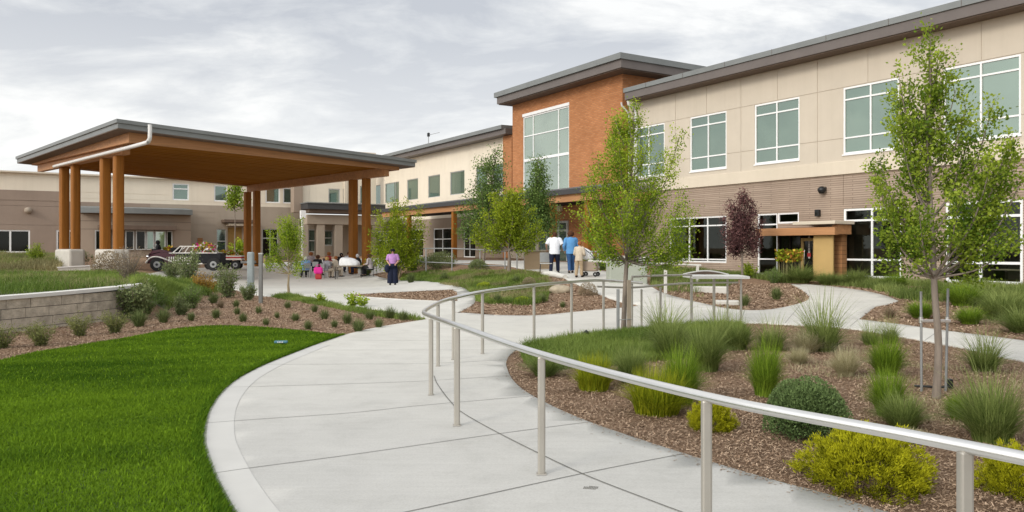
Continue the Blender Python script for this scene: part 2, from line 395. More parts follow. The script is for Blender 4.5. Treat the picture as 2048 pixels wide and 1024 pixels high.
# ------------------------------------------------------------------ terrain
ANCH = np.array([
    (0, 0, 0), (-8, 4, 0), (8, 4, 0), (-10, 9, 0), (0, 10, 0), (8, 10, .02), (-4, 15.7, 0), (-8, 16, 0), (-8, 20, 0), (14, 14, .05), (0, 18, 0), (7, 18, 0), (-3, 22, 0),
    (-8, 25, 0), (3, 21, 0), (4, 13, .02), (-5.8, 38.6, -.1), (-10, 34, -.05), (-9, 45, -.02), (-2, 27, 0), (-5, 30, -.03), (1.7, 33, .62), (4.2, 34, .65), (2, 26.5, .33), (0, 38, .72), (-5, 46, .7),
    (-3, 43, .7), (-6, 41.3, .0), (-2.5, 35, .3), (-1, 31, .22), (0, 50, .82), (-6, 58, .85), (6, 46, .72), (18, 31, .2), (14, 37.5, .25), (11, 43, .38), (9, 47, .55), (12, 25, .12), (7.5, 26, .12), (5.5, 29, .42),
    (16, 20, .1), (11, 33, .15), (8.5, 36, .42), (-20, 61, .35), (-15, 78, .85), (-30, 72, .95), (-43, 66, 1.0), (-9.45, 49.3, .08), (-18, 47, .3), (-14, 52, .15), (-10, 60, .4), (-8, 70, .85),
    (60, 20, .1), (60, 80, .6), (0, 120, 1), (-60, 120, 1), (60, -20, 0), (-60, -20, 0), (0, -30, 0)], float)
def _k(r): return np.sqrt(r * r + 4.0)
_A = _k(np.hypot(ANCH[:, None, 0] - ANCH[None, :, 0], ANCH[:, None, 1] - ANCH[None, :, 1])) - .05 * np.eye(len(ANCH))
_W = np.linalg.solve(_A, ANCH[:, 2] - .3)
WALL = [(-12.2, 9.0), (-11.0, 12.5), (-10.15, 15.6), (-9.6, 17.4), (-9.30, 19.3)]            # plan line of the block wall's front face
EDGE = WALL + [(-9.6, 21.5), (-10.6, 25), (-12.6, 30), (-15.2, 36), (-18.2, 42), (-22, 50), (-25, 56), (-28, 62)]
_ex = np.array([e[1] for e in EDGE]); _ey = np.array([e[0] for e in EDGE])
def ss(t): t = np.clip(t, 0, 1); return t * t * (3 - 2 * t)
def H(X, Y):
    X = np.asarray(X, float); Y = np.asarray(Y, float); sh = X.shape; x = X.ravel(); y = Y.ravel()
    z = np.zeros_like(x)
    for i in range(0, len(x), 20000):
        z[i:i + 20000] = _k(np.hypot(x[i:i + 20000, None] - ANCH[None, :, 0], y[i:i + 20000, None] - ANCH[None, :, 1])) @ _W + .3
    far = np.hypot(x, y - 40); z = z + (np.clip(z, -.2, 1.0) - z) * ss((far - 60) / 40)
    hi = .74 - .10 * ss((y - 25) / 14) + .3 * ss((y - 48) / 20)
    xw = np.interp(y, _ex, _ey)
    wd = .06 + 4.2 * ss((y - 19.2) / 12) 
    w = ss((xw - .1 - x) / wd + .5 * ss((y - 19.2) / 3)) * (1 - ss((y - 60) / 10)) * ss((y - 3) / 5)
    return (z * (1 - w) + np.maximum(hi, z) * w).reshape(sh)
def h1(x, y): return float(H(np.array([x]), np.array([y]))[0])
_YS = np.concatenate([np.arange(1.0, 30, .1), np.arange(30, 110, .3)])
def G(px, py):
    """point of the ground seen at a photo pixel"""
    rx, rz = (px - 1024) / FPX, -(py - HOR) / FPX
    d = CAMH + rz * _YS - H(rx * _YS, _YS); i = int(np.argmax(d < 0))
    if d[i] >= 0: i = len(_YS) - 1
    a, b = _YS[max(i - 1, 0)], _YS[i]
    for _ in range(24):
        m = (a + b) / 2
        if CAMH + rz * m - h1(rx * m, m) < 0: b = m
        else: a = m
    return Vector((rx * b, b, h1(rx * b, b)))
def at(px, py, Y): return Vector(((px - 1024) / FPX * Y, Y, CAMH - (py - HOR) / FPX * Y))
def ground_at(px, Y):
    x = (px - 1024) / FPX * Y; return Vector((x, Y, h1(x, Y)))
# ------------------------------------------------------------------ sky and sun
SUN_EL, SUN_AZ = R(27), R(222)           # sun high behind the camera's left shoulder, spread by cloud
w = bpy.data.worlds.new('World'); sc.world = w; w.use_nodes = True
nt = w.node_tree; nt.nodes.clear(); L = nt.links.new
tc = N(nt, 'ShaderNodeTexCoord'); sp = N(nt, 'ShaderNodeSeparateXYZ'); L(tc.outputs['Generated'], sp.inputs[0])
zc = N(nt, 'ShaderNodeMath', operation='MAXIMUM'); L(sp.outputs[2], zc.inputs[0]); zc.inputs[1].default_value = 0
za = N(nt, 'ShaderNodeMath', operation='ADD'); L(zc.outputs[0], za.inputs[0]); za.inputs[1].default_value = .26
dx = N(nt, 'ShaderNodeMath', operation='DIVIDE'); L(sp.outputs[0], dx.inputs[0]); L(za.outputs[0], dx.inputs[1])
dy = N(nt, 'ShaderNodeMath', operation='DIVIDE'); L(sp.outputs[1], dy.inputs[0]); L(za.outputs[0], dy.inputs[1])
cx = N(nt, 'ShaderNodeCombineXYZ'); L(dx.outputs[0], cx.inputs[0]); L(dy.outputs[0], cx.inputs[1])
mp = N(nt, 'ShaderNodeMapping'); mp.inputs['Scale'].default_value = (.8, 1.25, 1); mp.inputs['Rotation'].default_value = (0, 0, R(-10)); mp.inputs['Location'].default_value = (21.1, 3.3, 0)
L(cx.outputs[0], mp.inputs['Vector'])
n1 = noise(nt, mp.outputs[0], 2.6, 10, .60, .35); n2 = noise(nt, mp.outputs[0], .8, 3, .5, .3)
ad = N(nt, 'ShaderNodeMath', operation='MULTIPLY_ADD'); L(n1.outputs[0], ad.inputs[0]); ad.inputs[1].default_value = .6
n2m = N(nt, 'ShaderNodeMath', operation='MULTIPLY'); L(n2.outputs[0], n2m.inputs[0]); n2m.inputs[1].default_value = .4
L(n2m.outputs[0], ad.inputs[2])
cr = ramp(nt, ad.outputs[0], [(.43, (1.0, 1.0, .985)), (.472, (.87, .878, .88)), (.51, (.74, .758, .78)), (.575, (.59, .615, .66))])
# towards the horizon the deck thins to a bright haze
hz = N(nt, 'ShaderNodeMapRange'); L(sp.outputs[2], hz.inputs[0]); hz.inputs[1].default_value = .03; hz.inputs[2].default_value = .27; hz.inputs[3].default_value = .75; hz.inputs[4].default_value = 0
ccol = mix(nt, cr.outputs[0], (1.08, 1.075, 1.05), hz.outputs[0], 'MIX')
# an overcast dome is brighter overhead
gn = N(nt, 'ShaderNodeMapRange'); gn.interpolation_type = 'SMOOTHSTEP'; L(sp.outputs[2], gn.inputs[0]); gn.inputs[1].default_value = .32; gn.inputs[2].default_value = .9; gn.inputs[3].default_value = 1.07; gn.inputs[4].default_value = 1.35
# and brightest around the veiled sun
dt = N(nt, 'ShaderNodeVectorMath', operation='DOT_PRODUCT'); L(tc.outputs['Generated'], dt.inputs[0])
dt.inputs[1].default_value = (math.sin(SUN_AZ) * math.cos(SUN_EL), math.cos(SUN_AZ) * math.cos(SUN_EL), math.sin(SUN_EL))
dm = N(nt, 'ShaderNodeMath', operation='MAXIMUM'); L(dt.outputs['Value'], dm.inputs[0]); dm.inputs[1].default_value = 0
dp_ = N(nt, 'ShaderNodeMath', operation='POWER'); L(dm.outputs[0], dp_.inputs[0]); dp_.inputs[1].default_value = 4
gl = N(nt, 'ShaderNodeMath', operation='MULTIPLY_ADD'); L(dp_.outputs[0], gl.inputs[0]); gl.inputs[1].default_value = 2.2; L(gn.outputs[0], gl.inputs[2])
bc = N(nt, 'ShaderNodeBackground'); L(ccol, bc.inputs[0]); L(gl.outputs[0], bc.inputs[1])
sky = N(nt, 'ShaderNodeTexSky', sky_type='NISHITA'); sky.sun_disc = False; sky.sun_elevation = SUN_EL; sky.sun_rotation = SUN_AZ
bs = N(nt, 'ShaderNodeBackground'); L(sky.outputs[0], bs.inputs[0]); bs.inputs[1].default_value = .10
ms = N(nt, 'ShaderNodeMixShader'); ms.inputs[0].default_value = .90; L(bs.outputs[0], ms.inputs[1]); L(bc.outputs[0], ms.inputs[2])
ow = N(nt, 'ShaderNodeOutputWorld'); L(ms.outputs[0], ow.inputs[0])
sl = bpy.data.lights.new('sun', 'SUN'); sl.energy = 1.5; sl.angle = R(16); sl.color = (1, .93, .82)
so = bpy.data.objects.new('sun', sl); col.objects.link(so)
sd = Vector((math.sin(SUN_AZ) * math.cos(SUN_EL), math.cos(SUN_AZ) * math.cos(SUN_EL), math.sin(SUN_EL)))
so.rotation_euler = (-sd).to_track_quat('-Z', 'Y').to_euler(); so.location = sd * 60

# ------------------------------------------------------------------ ground regions (outlines traced on the photograph, projected to the terrain)
def trace(P, closed=True, step=14):
    out = []; k = len(P)
    for i in range(k if closed else k - 1):
        a, b = P[i], P[(i + 1) % k]
        if len(a) == 3 or len(b) == 3:          # (x, y, 'w'): a world point
            q = Vector(a[:2]) if len(a) == 3 else G(*a).xy
            out.append((q.x, q.y)); continue
        n = max(1, int(math.hypot(a[0] - b[0], a[1] - b[1]) / step))
        for j in range(n):
            t = j / n; q = G(a[0] + (b[0] - a[0]) * t, a[1] + (b[1] - a[1]) * t); out.append((q.x, q.y))
    if not closed: q = G(*P[-1]); out.append((q.x, q.y))
    return out
def smooth_px(P, n=5):
    return [(v.x, v.y) for v in spline([(p[0], p[1], 0) for p in P], n)]
def pip(poly, x, y):
    p = np.asarray(poly); q = np.roll(p, -1, 0); r = np.zeros(len(x), bool)
    for (ax, ay), (bx, by) in zip(p, q):
        c = (ay > y) != (by > y)
        with np.errstate(divide='ignore', invalid='ignore'):
            r ^= c & (x < (bx - ax) * (y - ay) / (by - ay if by != ay else 1e-12) + ax)
    return r

left_edge = smooth_px([(500, 1090), (458, 1024), (428, 965), (409, 910), (405, 880), (412, 838), (432, 800), (468, 765), (522, 735), (590, 707), (640, 688), (690, 671)])
bed_edge = smooth_px([(690, 671), (740, 659), (790, 650), (852, 640)])
right_front = smooth_px([(1035, 699), (1017, 714), (1013, 735), (1030, 768), (1075, 800), (1180, 848), (1370, 912), (1536, 962), (1650, 992), (1740, 1020), (1850, 1050)])
right_back = smooth_px([(2250, 757), (2048, 725), (1920, 697), (1760, 668), (1680, 657), (1560, 650), (1480, 648), (1250, 661), (1140, 675), (1065, 688), (1035, 699)])
m_front = smooth_px([(852, 638), (915, 627), (985, 631), (1070, 632), (1140, 626), (1200, 620), (1250, 616), (1281, 612)])
m_right = smooth_px([(1281, 612), (1235, 603), (1200, 590), (1165, 575), (1135, 561), (1112, 552), (1085, 545), (1050, 540)])
m_left = smooth_px([(742, 549), (765, 556), (800, 561), (845, 562), (895, 567), (930, 577), (948, 589), (951, 600), (943, 612), (915, 627)])
b2_edge = smooth_px([(1290, 566), (1330, 588), (1420, 611), (1480, 621), (1540, 620), (1595, 609), (1618, 598), (1608, 584), (1582, 569)])
r2_edge = smooth_px([(1582, 569), (1640, 571), (1720, 581), (1770, 592), (1797, 603)]) + smooth_px([(1797, 603), (1775, 610), (1752, 614), (1735, 626), (1718, 640)])
r2_low = smooth_px([(1718, 640), (1800, 650), (1900, 664), (2048, 683), (2250, 712)])
bed_top = smooth_px([(852, 638), (820, 633), (755, 621), (680, 611), (630, 598), (577, 588), (540, 594), (505, 590), (470, 581), (430, 575), (380, 571), (330, 566), (270, 563), (215, 556)])
lawn_top = smooth_px([(690, 671), (655, 668), (600, 662), (520, 655), (450, 652), (400, 654), (340, 660), (260, 675), (170, 690), (85, 703), (0, 722)])

LAWN = trace(left_edge[:-1] + lawn_top, False) + [(-13, 11), (-13, 2), (-1.35, 2), (-1.45, 3.4)]
C1 = trace(left_edge + bed_edge[1:] + m_front + b2_edge[3:-8], False) + trace(r2_low, False) + trace(right_back[:-1] + right_front, False) + [(3.2, 3.8), (4.0, 2.4), (4.4, -2), (-1.2, -2), (-1.35, 2), (-1.45, 3.4)]
C2 = trace(bed_top, False) + trace([(0, 549)], False) + [(-24, 32), (-24, 33.4)] + trace([(0, 544), (120, 544), (236, 549), (300, 548), (330, 541)], False) + [(-21, 54), (-21, 62), (-16, 70), (-7, 72), (-6.2, 60), (-7.0, 50)] + trace(m_left, False)
C3 = trace(m_right, False) + [(-.5, 42), (-3.8, 47.5), (-5.4, 56), (2, 53), (7.5, 46), (5.2, 41)] + trace([(1170, 537), (1222, 545), (1285, 552)] + b2_edge[:18], False)
C4 = trace(b2_edge[14:] + r2_edge[1:], False)
TRI = trace([(690, 591), (760, 587), (840, 583), (903, 580), (914, 585), (915, 603), (880, 603), (800, 599), (740, 595)])
MEADOW_L = [(-12.4, 8.5), (-11.25, 12.5), (-10.4, 15.6), (-9.85, 17.4), (-9.55, 19.3), (-9.3, 21.5), (-10.2, 25), (-12.5, 28.6), (-15, 30.2), (-24, 30.4), (-45, 31), (-45, 8)]
CONC = [C1, C2, C3, C4]

verts = []; edges = []
def constrain(P, closed=True):
    s = len(verts); verts.extend([Vector(p) for p in P]); k = len(P)
    for i in range(k if closed else k - 1): edges.append((s + i, s + (i + 1) % k))
for p in [LAWN, TRI, MEADOW_L] + CONC: constrain(p)
constrain([(x - .1, y) for x, y in WALL], False); constrain([(x - .17, y) for x, y in WALL], False)
yy = 1.0
while yy < 95:
    st = max(.42, yy * .022); half = yy * .78 + 5; k = int(2 * half / st)
    for i in range(k + 1): verts.append(Vector((-half + i * st + rng.uniform(-.05, .05), yy + rng.uniform(-.05, .05))))
    yy += st
for r_, k in ((130, 40), (220, 36), (500, 30), (1500, 24)):
    for i in range(k): verts.append(Vector((r_ * math.cos(2 * math.pi * i / k + .1), 30 + r_ * math.sin(2 * math.pi * i / k + .1))))
for i in range(-8, 9):
    for j in range(-6, 1): verts.append(Vector((i * 6 + .3, j * 5 - .4)))
tv, te, tf, *_ = delaunay_2d_cdt(verts, edges, [], 0, 1e-4)
tx = np.array([(v.x, v.y) for v in tv]); tz = H(tx[:, 0], tx[:, 1]); tf = np.array(tf)
cen = tx[tf].mean(1); cxx, cyy = cen[:, 0], cen[:, 1]
reg = np.zeros(len(tf), int)                                   # 0 mulch beds, 1 concrete, 2 lawn, 3 meadow
for p in CONC: reg[pip(p, cxx, cyy)] = 1
reg[pip(LAWN, cxx, cyy)] = 2; reg[pip(MEADOW_L, cxx, cyy)] = 3; reg[pip(TRI, cxx, cyy)] = 0
def sheet(name, code, mat, dz, skirt=0, extra=None):
    f = tf[reg == code]; u, inv = np.unique(f, return_inverse=True); f = inv.reshape(-1, 3)
    V = np.column_stack([tx[u], tz[u] + dz]); F = f; mi = np.zeros(len(f), int); mats = [mat]
    if skirt:
        e = np.sort(np.concatenate([f[:, [0, 1]], f[:, [1, 2]], f[:, [2, 0]]]), 1)
        q, c = np.unique(e, axis=0, return_counts=True); q = q[c == 1]; n = len(V)
        V = np.vstack([V, V - [0, 0, skirt]])
        F = np.vstack([F, np.column_stack([q[:, 0], q[:, 1], q[:, 1] + n]), np.column_stack([q[:, 0], q[:, 1] + n, q[:, 0] + n])])
        mi = np.concatenate([mi, np.zeros(2 * len(q), int)])
    for m_, (V2, F2) in (extra or []):
        F = np.vstack([F, F2 + len(V)]); V = np.vstack([V, V2]); mats.append(m_); mi = np.concatenate([mi, np.full(len(F2), len(mats) - 1)])
    return obj(name, mesh_np(name, V, F, mats, midx=mi), kind='structure')
def ribbon(pts, w0, w1, dz):
    P = np.array([(p[0], p[1]) for p in pts]); T = np.gradient(P, axis=0); T /= np.linalg.norm(T, axis=1)[:, None] + 1e-9
    Nn = np.column_stack([T[:, 1], -T[:, 0]]); A = P + Nn * w0; B = P + Nn * w1; Q = np.vstack([A, B]); n = len(P)
    V = np.column_stack([Q, H(Q[:, 0], Q[:, 1]) + dz]); i = np.arange(n - 1)
    return V, np.vstack([np.column_stack([i, i + n, i + n + 1]), np.column_stack([i, i + n + 1, i + 1])])
def merge(L_):
    V = []; F = []; o = 0
    for v, f in L_: V.append(v); F.append(f + o); o += len(v)
    return np.vstack(V), np.vstack(F)
SL = .02
jl = []
for P in ([(660, 703), (1010, 702)], [(530, 732), (700, 731), (855, 730), (1016, 722)], [(462, 778), (700, 771), (855, 765), (1026, 754)], [(410, 851), (512, 843), (700, 830), (842, 815), (1072, 795)],
          [(424, 953), (512, 940), (700, 915), (985, 874), (1180, 848)], [(560, 1085), (848, 1023), (1164, 953), (1370, 912)], [(700, 683), (1020, 684)],
          [(1480, 645), (1490, 622)], [(1570, 648), (1600, 612)], [(1700, 655), (1716, 641)], [(1850, 683), (1880, 662)], [(560, 590), (700, 575), (880, 566)], [(560, 565), (760, 562)],
          [(1190, 592), (1310, 580)], [(1165, 574), (1285, 560)], [(1590, 590), (1760, 590)]):
    jl.append(ribbon(trace(smooth_px(P, 8), False, 10), -.0048, .0048, SL + .004))
curve = smooth_px([(868, 755), (875, 772), (900, 806), (930, 833), (1024, 885), (1164, 953), (1300, 1007), (1400, 1045)], 8)
jl.append(ribbon(trace(curve, False, 10), -.006, .006, SL + .005))
left_w = trace(left_edge[:-6], False, 10)
band = ribbon(left_w, .035, .27, SL + .003)
sheet('mulch_bed', 0, M['mulch'], 0)
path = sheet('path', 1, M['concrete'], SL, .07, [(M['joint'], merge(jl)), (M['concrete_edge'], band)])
sheet('lawn', 2, M['soil'], .005)
sheet('meadow', 3, M['meadow_soil'], .0)

# ------------------------------------------------------------------ blades and scattered stuff
def vnoise(x, y, s, seed=0):
    """smooth value noise in plan"""
    x = np.asarray(x) / s + 100.3 + seed * 17.1; y = np.asarray(y) / s + 200.7 + seed * 9.7
    xi, yi = np.floor(x).astype(np.int64), np.floor(y).astype(np.int64); fx, fy = ss(x - xi), ss(y - yi)
    def hsh(a, b):
        v = np.sin(a * 127.1 + b * 311.7 + seed * 74.7) * 43758.5453; return v - np.floor(v)
    return (hsh(xi, yi) * (1 - fx) + hsh(xi + 1, yi) * fx) * (1 - fy) + (hsh(xi, yi + 1) * (1 - fx) + hsh(xi + 1, yi + 1) * fx) * fy
def blades(P, h, ang, lean, wid, tint, seg=2, droop=0.0):
    """curved tapered blades; returns V, F, tint"""
    n = len(P); P = np.asarray(P, float); d = np.column_stack([np.cos(ang), np.sin(ang), np.zeros(n)]); tw = ang + math.pi / 2 + rng.uniform(-.7, .7, n)
    s = np.column_stack([np.cos(tw), np.sin(tw), np.zeros(n)]); rows = []; tt = []
    for k in range(seg + 1):
        t = k / seg; out = lean * (t ** 1.7) + droop * t ** 3; up = h * (t - .45 * np.minimum(lean / np.maximum(h, 1e-3), 1.2) * t * t * .8)
        c = P + d * out[:, None] + np.array([0, 0, 1.0]) * up[:, None]
        if k == seg: rows.append(c)
        else:
            ww = (wid * (1 - .75 * t) / 2)[:, None]; rows += [c - s * ww, c + s * ww]
    V = np.stack(rows, 1); m = V.shape[1]; base = (np.arange(n) * m)[:, None]; F = []
    for k in range(seg - 1):
        a = 2 * k; F += [np.array([[a, a + 1, a + 3]]) + base, np.array([[a, a + 3, a + 2]]) + base]
    a = 2 * (seg - 1); F.append(np.array([[a, a + 1, a + 2]]) + base)
    return V.reshape(-1, 3), np.vstack(F), np.repeat(tint, m)
def scatter(poly, n, keep=None):
    p = np.asarray(poly); lo, hi = p.min(0), p.max(0); X = []; Y = []; got = 0
    while got < n:
        x = rng.uniform(lo[0], hi[0], n); y = rng.uniform(lo[1], hi[1], n); ok = pip(poly, x, y)
        if keep is not None: ok &= rng.uniform(0, 1, n) < keep(x, y)
        X.append(x[ok]); Y.append(y[ok]); got += ok.sum()
        if ok.sum() == 0: break
    return np.concatenate(X)[:n], np.concatenate(Y)[:n]
def stuff(name, label, V, F, tint, mat, cat):
    return obj(name, mesh_np(name, V, F, mat, tint), label=label, cat=cat, kind='stuff')

# the mown lawn
x, y = scatter(LAWN, 330000, lambda x, y: np.where((x > -.72 * y - 1.2) & (y > 3.6), np.clip((8.0 / np.maximum(y, 4)) ** 1.5, .22, 1.0), 0))
n = len(x); pat = vnoise(x * .32 + y * .12, y - .12 * x, .75, 3) * .45 + vnoise(x, y, .13, 5) * .12 + vnoise(x * .3, y, 1.9, 8) * .55
ang = rng.uniform(0, 2 * math.pi, n)
hh = rng.uniform(.026, .05, n) * (.8 + .4 * vnoise(x, y, .4, 2)); tint = np.clip(.10 + .80 * (pat - .17) + .07 * np.sin(6.283 * (y - .30 * x + .35 * vnoise(x, y, 1.5, 12)) / 1.15) * ss((y - 4) / 4) + rng.normal(0, .12, n), 0, 1)
pl = rng.uniform(0, 1, n) < .02; tint[pl] = 1; hh[pl] *= 1.35
V, F, T = blades(np.column_stack([x, y, H(x, y) + .002]), hh, ang, rng.uniform(.01, .045, n), .0042 + .00075 * y, tint)
stuff('lawn_grass', 'bright green mown lawn grass left of the curving concrete path', V, F, T, M['lawn'], 'grass')
# longer shaggy fringe where the lawn meets the path
q = np.array(trace(left_edge, False, 2)); i = rng.integers(0, len(q) - 1, 15000); t = rng.uniform(0, 1, 15000)[:, None]
e = q[i] * (1 - t) + q[i + 1] * t; tg = q[i + 1] - q[i]; nn = np.column_stack([-tg[:, 1], tg[:, 0]]); nn /= np.linalg.norm(nn, axis=1)[:, None] + 1e-9
off = rng.uniform(.0, .10, 15000)[:, None]
e = e + nn * off * 1.0
a = np.arctan2(-nn[:, 1], -nn[:, 0]) + rng.normal(0, .7, 15000)
V2, F2, T2 = blades(np.column_stack([e, H(e[:, 0], e[:, 1])]), rng.uniform(.04, .085, 15000), a, rng.uniform(.015, .06, 15000), .005 + .0006 * e[:, 1], rng.uniform(0, .55, 15000))
stuff('lawn_edge_grass', 'darker shaggy grass fringe hanging along the left path edge', V2, F2, T2, M['lawn'], 'grass')

def cover(name, label, poly, n, h, wid, mat, lean=.6, cat='grass', patch=.9, seed=1, thin=0.0, clump=.5, seg=3, px=True):
    poly = trace(poly) if px else poly
    x, y = scatter(poly, n, (lambda x, y: ss((vnoise(x, y, clump, seed) - thin) * 5)) if thin else None); n = len(x)
    k = .55 + .9 * vnoise(x, y, clump, seed + 3); hh = rng.uniform(h * .5, h, n) * k
    cl = vnoise(x, y, clump * 1.6, seed + 5); tint = .15 + patch * (cl - .1) * .8 + rng.normal(0, .14, n)
    V, F, T = blades(np.column_stack([x, y, H(x, y)]), hh, rng.uniform(0, 6.283, n), hh * rng.uniform(.1, lean * 1.4, n), wid * (1 + .06 * y) * np.ones(n), tint, seg)
    return stuff(name, label, V, F, T, M[mat], cat)
cover('meadow_grass', 'soft green meadow grass on the raised ground behind the block wall', [(x, y) for x, y in MEADOW_L[2:-2]] + [(-28, 29.8), (-24, 15.5)], 70000, .26, .005, 'turf', .8, px=False, clump=1.4)
cover('meadow_grass', 'dry straw coloured grass mixed through the left meadow', [(x, y) for x, y in MEADOW_L[2:-2]] + [(-28, 29.5), (-24, 15.5)], 9000, .30, .005, 'meadow_dry', .7, px=False, clump=2.2, thin=.45)
cover('dry_meadow', 'dry tan and green grass in front of the brown wall at far left', [(-2, 541), (120, 541), (128, 520), (60, 514), (-2, 514)], 16000, .6, .008, 'meadow_dry', .6, clump=1.5)
cover('dry_meadow', 'greener weeds along the foot of the brown wall at far left', [(-2, 538), (110, 536), (118, 517), (60, 512), (-2, 512)], 10000, .6, .008, 'turf', .6, clump=1.5, thin=.4)
cover('slope_grass', 'green wispy grass spilling down the slope past the wall end', [(262, 592), (300, 616), (360, 612), (410, 600), (450, 590), (440, 578), (380, 573), (320, 567), (262, 566)], 16000, .38, .006, 'turf', .7, clump=.9, thin=.28)
cover('edge_grass', 'fresh green grass strip along the back edge of the left bed', [(541, 595), (577, 590), (630, 600), (680, 613), (755, 623), (820, 635), (852, 640), (835, 643), (800, 640), (740, 632), (690, 622), (640, 612), (580, 602)], 9000, .18, .005, 'turf', .8, clump=.5, thin=.2)
cover('turf_mound', 'long soft green turf on the tip of the right bed beside the path', [(1040, 699), (1070, 688), (1140, 676), (1250, 662), (1400, 650), (1480, 649), (1500, 672), (1460, 700), (1380, 716), (1280, 728), (1180, 738), (1090, 742), (1048, 728)], 40000, .19, .0045, 'turf', .9, clump=.6)
cover('bed_cover', 'low green and rusty ground cover in the middle bed', [(800, 562), (845, 563), (900, 569), (930, 578), (950, 592), (952, 604), (1000, 612), (1060, 612), (1095, 603), (1100, 580), (1095, 556), (1050, 545), (960, 543), (870, 545), (805, 550)], 42000, .24, .006, 'turf', .9, clump=.9, thin=.2)
cover('bed_cover', 'rusty brown dry ground cover patches in the middle bed', [(850, 563), (930, 578), (950, 590), (1000, 605), (1090, 600), (1110, 570), (1080, 550), (960, 545), (860, 548)], 22000, .24, .006, 'meadow_dry', .9, clump=.7, thin=.42, seed=4)
cover('bank_grass', 'green and straw grass on the bank below the ground floor windows', [(1300, 572), (1350, 588), (1400, 596), (1440, 585), (1480, 560), (1500, 545), (1470, 530), (1380, 528), (1305, 545)], 16000, .32, .006, 'grass_blue', .7, clump=.9, thin=.25)
cover('bank_grass', 'dark green grass along the foot of the brick facade by the entry', [(1500, 556), (1560, 566), (1640, 569), (1740, 578), (1800, 600), (1900, 610), (2060, 625), (2060, 575), (1900, 565), (1700, 557), (1560, 548)], 24000, .42, .007, 'grass_blue', .7, clump=1.0, thin=.35)
cover('bed_weeds', 'sparse straw blades on the mulch of the right foreground bed', [(1500, 690), (1700, 690), (1900, 720), (2060, 750), (2060, 900), (1900, 860), (1700, 790), (1560, 730)], 2600, .10, .003, 'grass_pale', .9, clump=.4, thin=.5)
# loose bark chips
def chips(poly, n, s0, s1, keep=None):
    x, y = scatter(poly, n, keep); n = len(x); z = H(x, y) + rng.uniform(.002, .022, n)
    a = rng.uniform(0, 6.283, n); l = rng.uniform(s0, s1, n) * (1 + .03 * y); w_ = l * rng.uniform(.18, .45, n); ti = rng.normal(0, .35, n); tj = rng.normal(0, .3, n)
    u = np.column_stack([np.cos(a), np.sin(a), ti]) * l[:, None] / 2; v = np.column_stack([-np.sin(a), np.cos(a), tj]) * w_[:, None] / 2; c = np.column_stack([x, y, z])
    V = np.stack([c - u - v, c + u - v * .6, c + u * .8 + v, c - u + v * .7], 1).reshape(-1, 3); F = (np.arange(n) * 4)[:, None] + np.array([[0, 1, 2, 3]])
    return V, F, np.repeat(np.clip(rng.beta(1.6, 3.2, n), 0, 1), 4)
RB = trace(right_front, False, 30) + [(3.4, 3.6), (9, 3), (9, 10)] + trace(right_back, False, 30)
V, F, T = chips(RB, 150000, .008, .028, lambda x, y: np.where((y < 18) & (x < .7 * y + 1.5), np.clip((7 / np.maximum(y, 3)) ** 1.3, .12, 1), 0))
stuff('mulch_chips', 'loose brown bark chips covering the right foreground bed', V, F, T, M['chips'], 'mulch')
LB = trace(lawn_top[::-1] + bed_edge + bed_top[:-14], False, 30) + [(-9.2, 20.4), (-9.25, 19.3), (-9.55, 17.4), (-10.1, 15.6), (-10.95, 12.5)]
V, F, T = chips(LB, 60000, .012, .034)
stuff('mulch_chips', 'loose bark chips on the left bed between lawn and block wall', V, F, T, M['chips'], 'mulch')

MB_ = trace(m_front + m_right[1:] + m_left[:-1], False, 30)
V, F, T = chips(MB_, 16000, .03, .06)
stuff('mulch_chips', 'bark chips on the middle bed inside the path loop', V, F, T, M['chips'], 'mulch')
B2P = trace(b2_edge, False, 30) + [(11.5, 34), (7.5, 31)]
V, F, T = chips(B2P, 12000, .03, .06)
stuff('mulch_chips', 'bark chips on the bank bed with the purple tree', V, F, T, M['chips'], 'mulch')
R2P = trace(r2_edge[5:] + r2_low, False, 30) + [(19, 27), (15, 31)]
V, F, T = chips(R2P, 16000, .025, .055)
stuff('mulch_chips', 'bark chips on the back right bed below the windows', V, F, T, M['chips'], 'mulch')

q = np.array(trace(right_front, False, 3)); i = rng.integers(0, len(q) - 1, 420); t = rng.uniform(0, 1, 420)[:, None]; e = q[i] * (1 - t) + q[i + 1] * t; tg = q[i + 1] - q[i]; nn = np.column_stack([-tg[:, 1], tg[:, 0]]); nn /= np.linalg.norm(nn, axis=1)[:, None] + 1e-9
sgn = np.where(pip(C1, e[:, 0] + nn[:, 0] * .05, e[:, 1] + nn[:, 1] * .05), 1, -1)[:, None]; e = e + nn * sgn * (rng.exponential(.05, 420)[:, None] + .01)
n = 420; a = rng.uniform(0, 6.283, n); l = rng.uniform(.006, .028, n); w_ = l * .35; z = H(e[:, 0], e[:, 1]) + SL + .004
u = np.column_stack([np.cos(a), np.sin(a), np.zeros(n)]) * l[:, None] / 2; v = np.column_stack([-np.sin(a), np.cos(a), np.zeros(n)]) * w_[:, None] / 2; c = np.column_stack([e, z])
stuff('mulch_chips', 'a few bark chips strayed from the bed onto the front path', np.stack([c - u - v, c + u - v, c + u + v, c - u + v], 1).reshape(-1, 3), (np.arange(n) * 4)[:, None] + np.array([[0, 1, 2, 3]]), np.repeat(rng.uniform(0, .6, n), 4), M['chips'], 'mulch')

V, F, T = chips(TRI, 5000, .025, .05)
stuff('mulch_chips', 'bark chips in the small triangular bed on the plaza path', V, F, T, M['chips'], 'mulch')
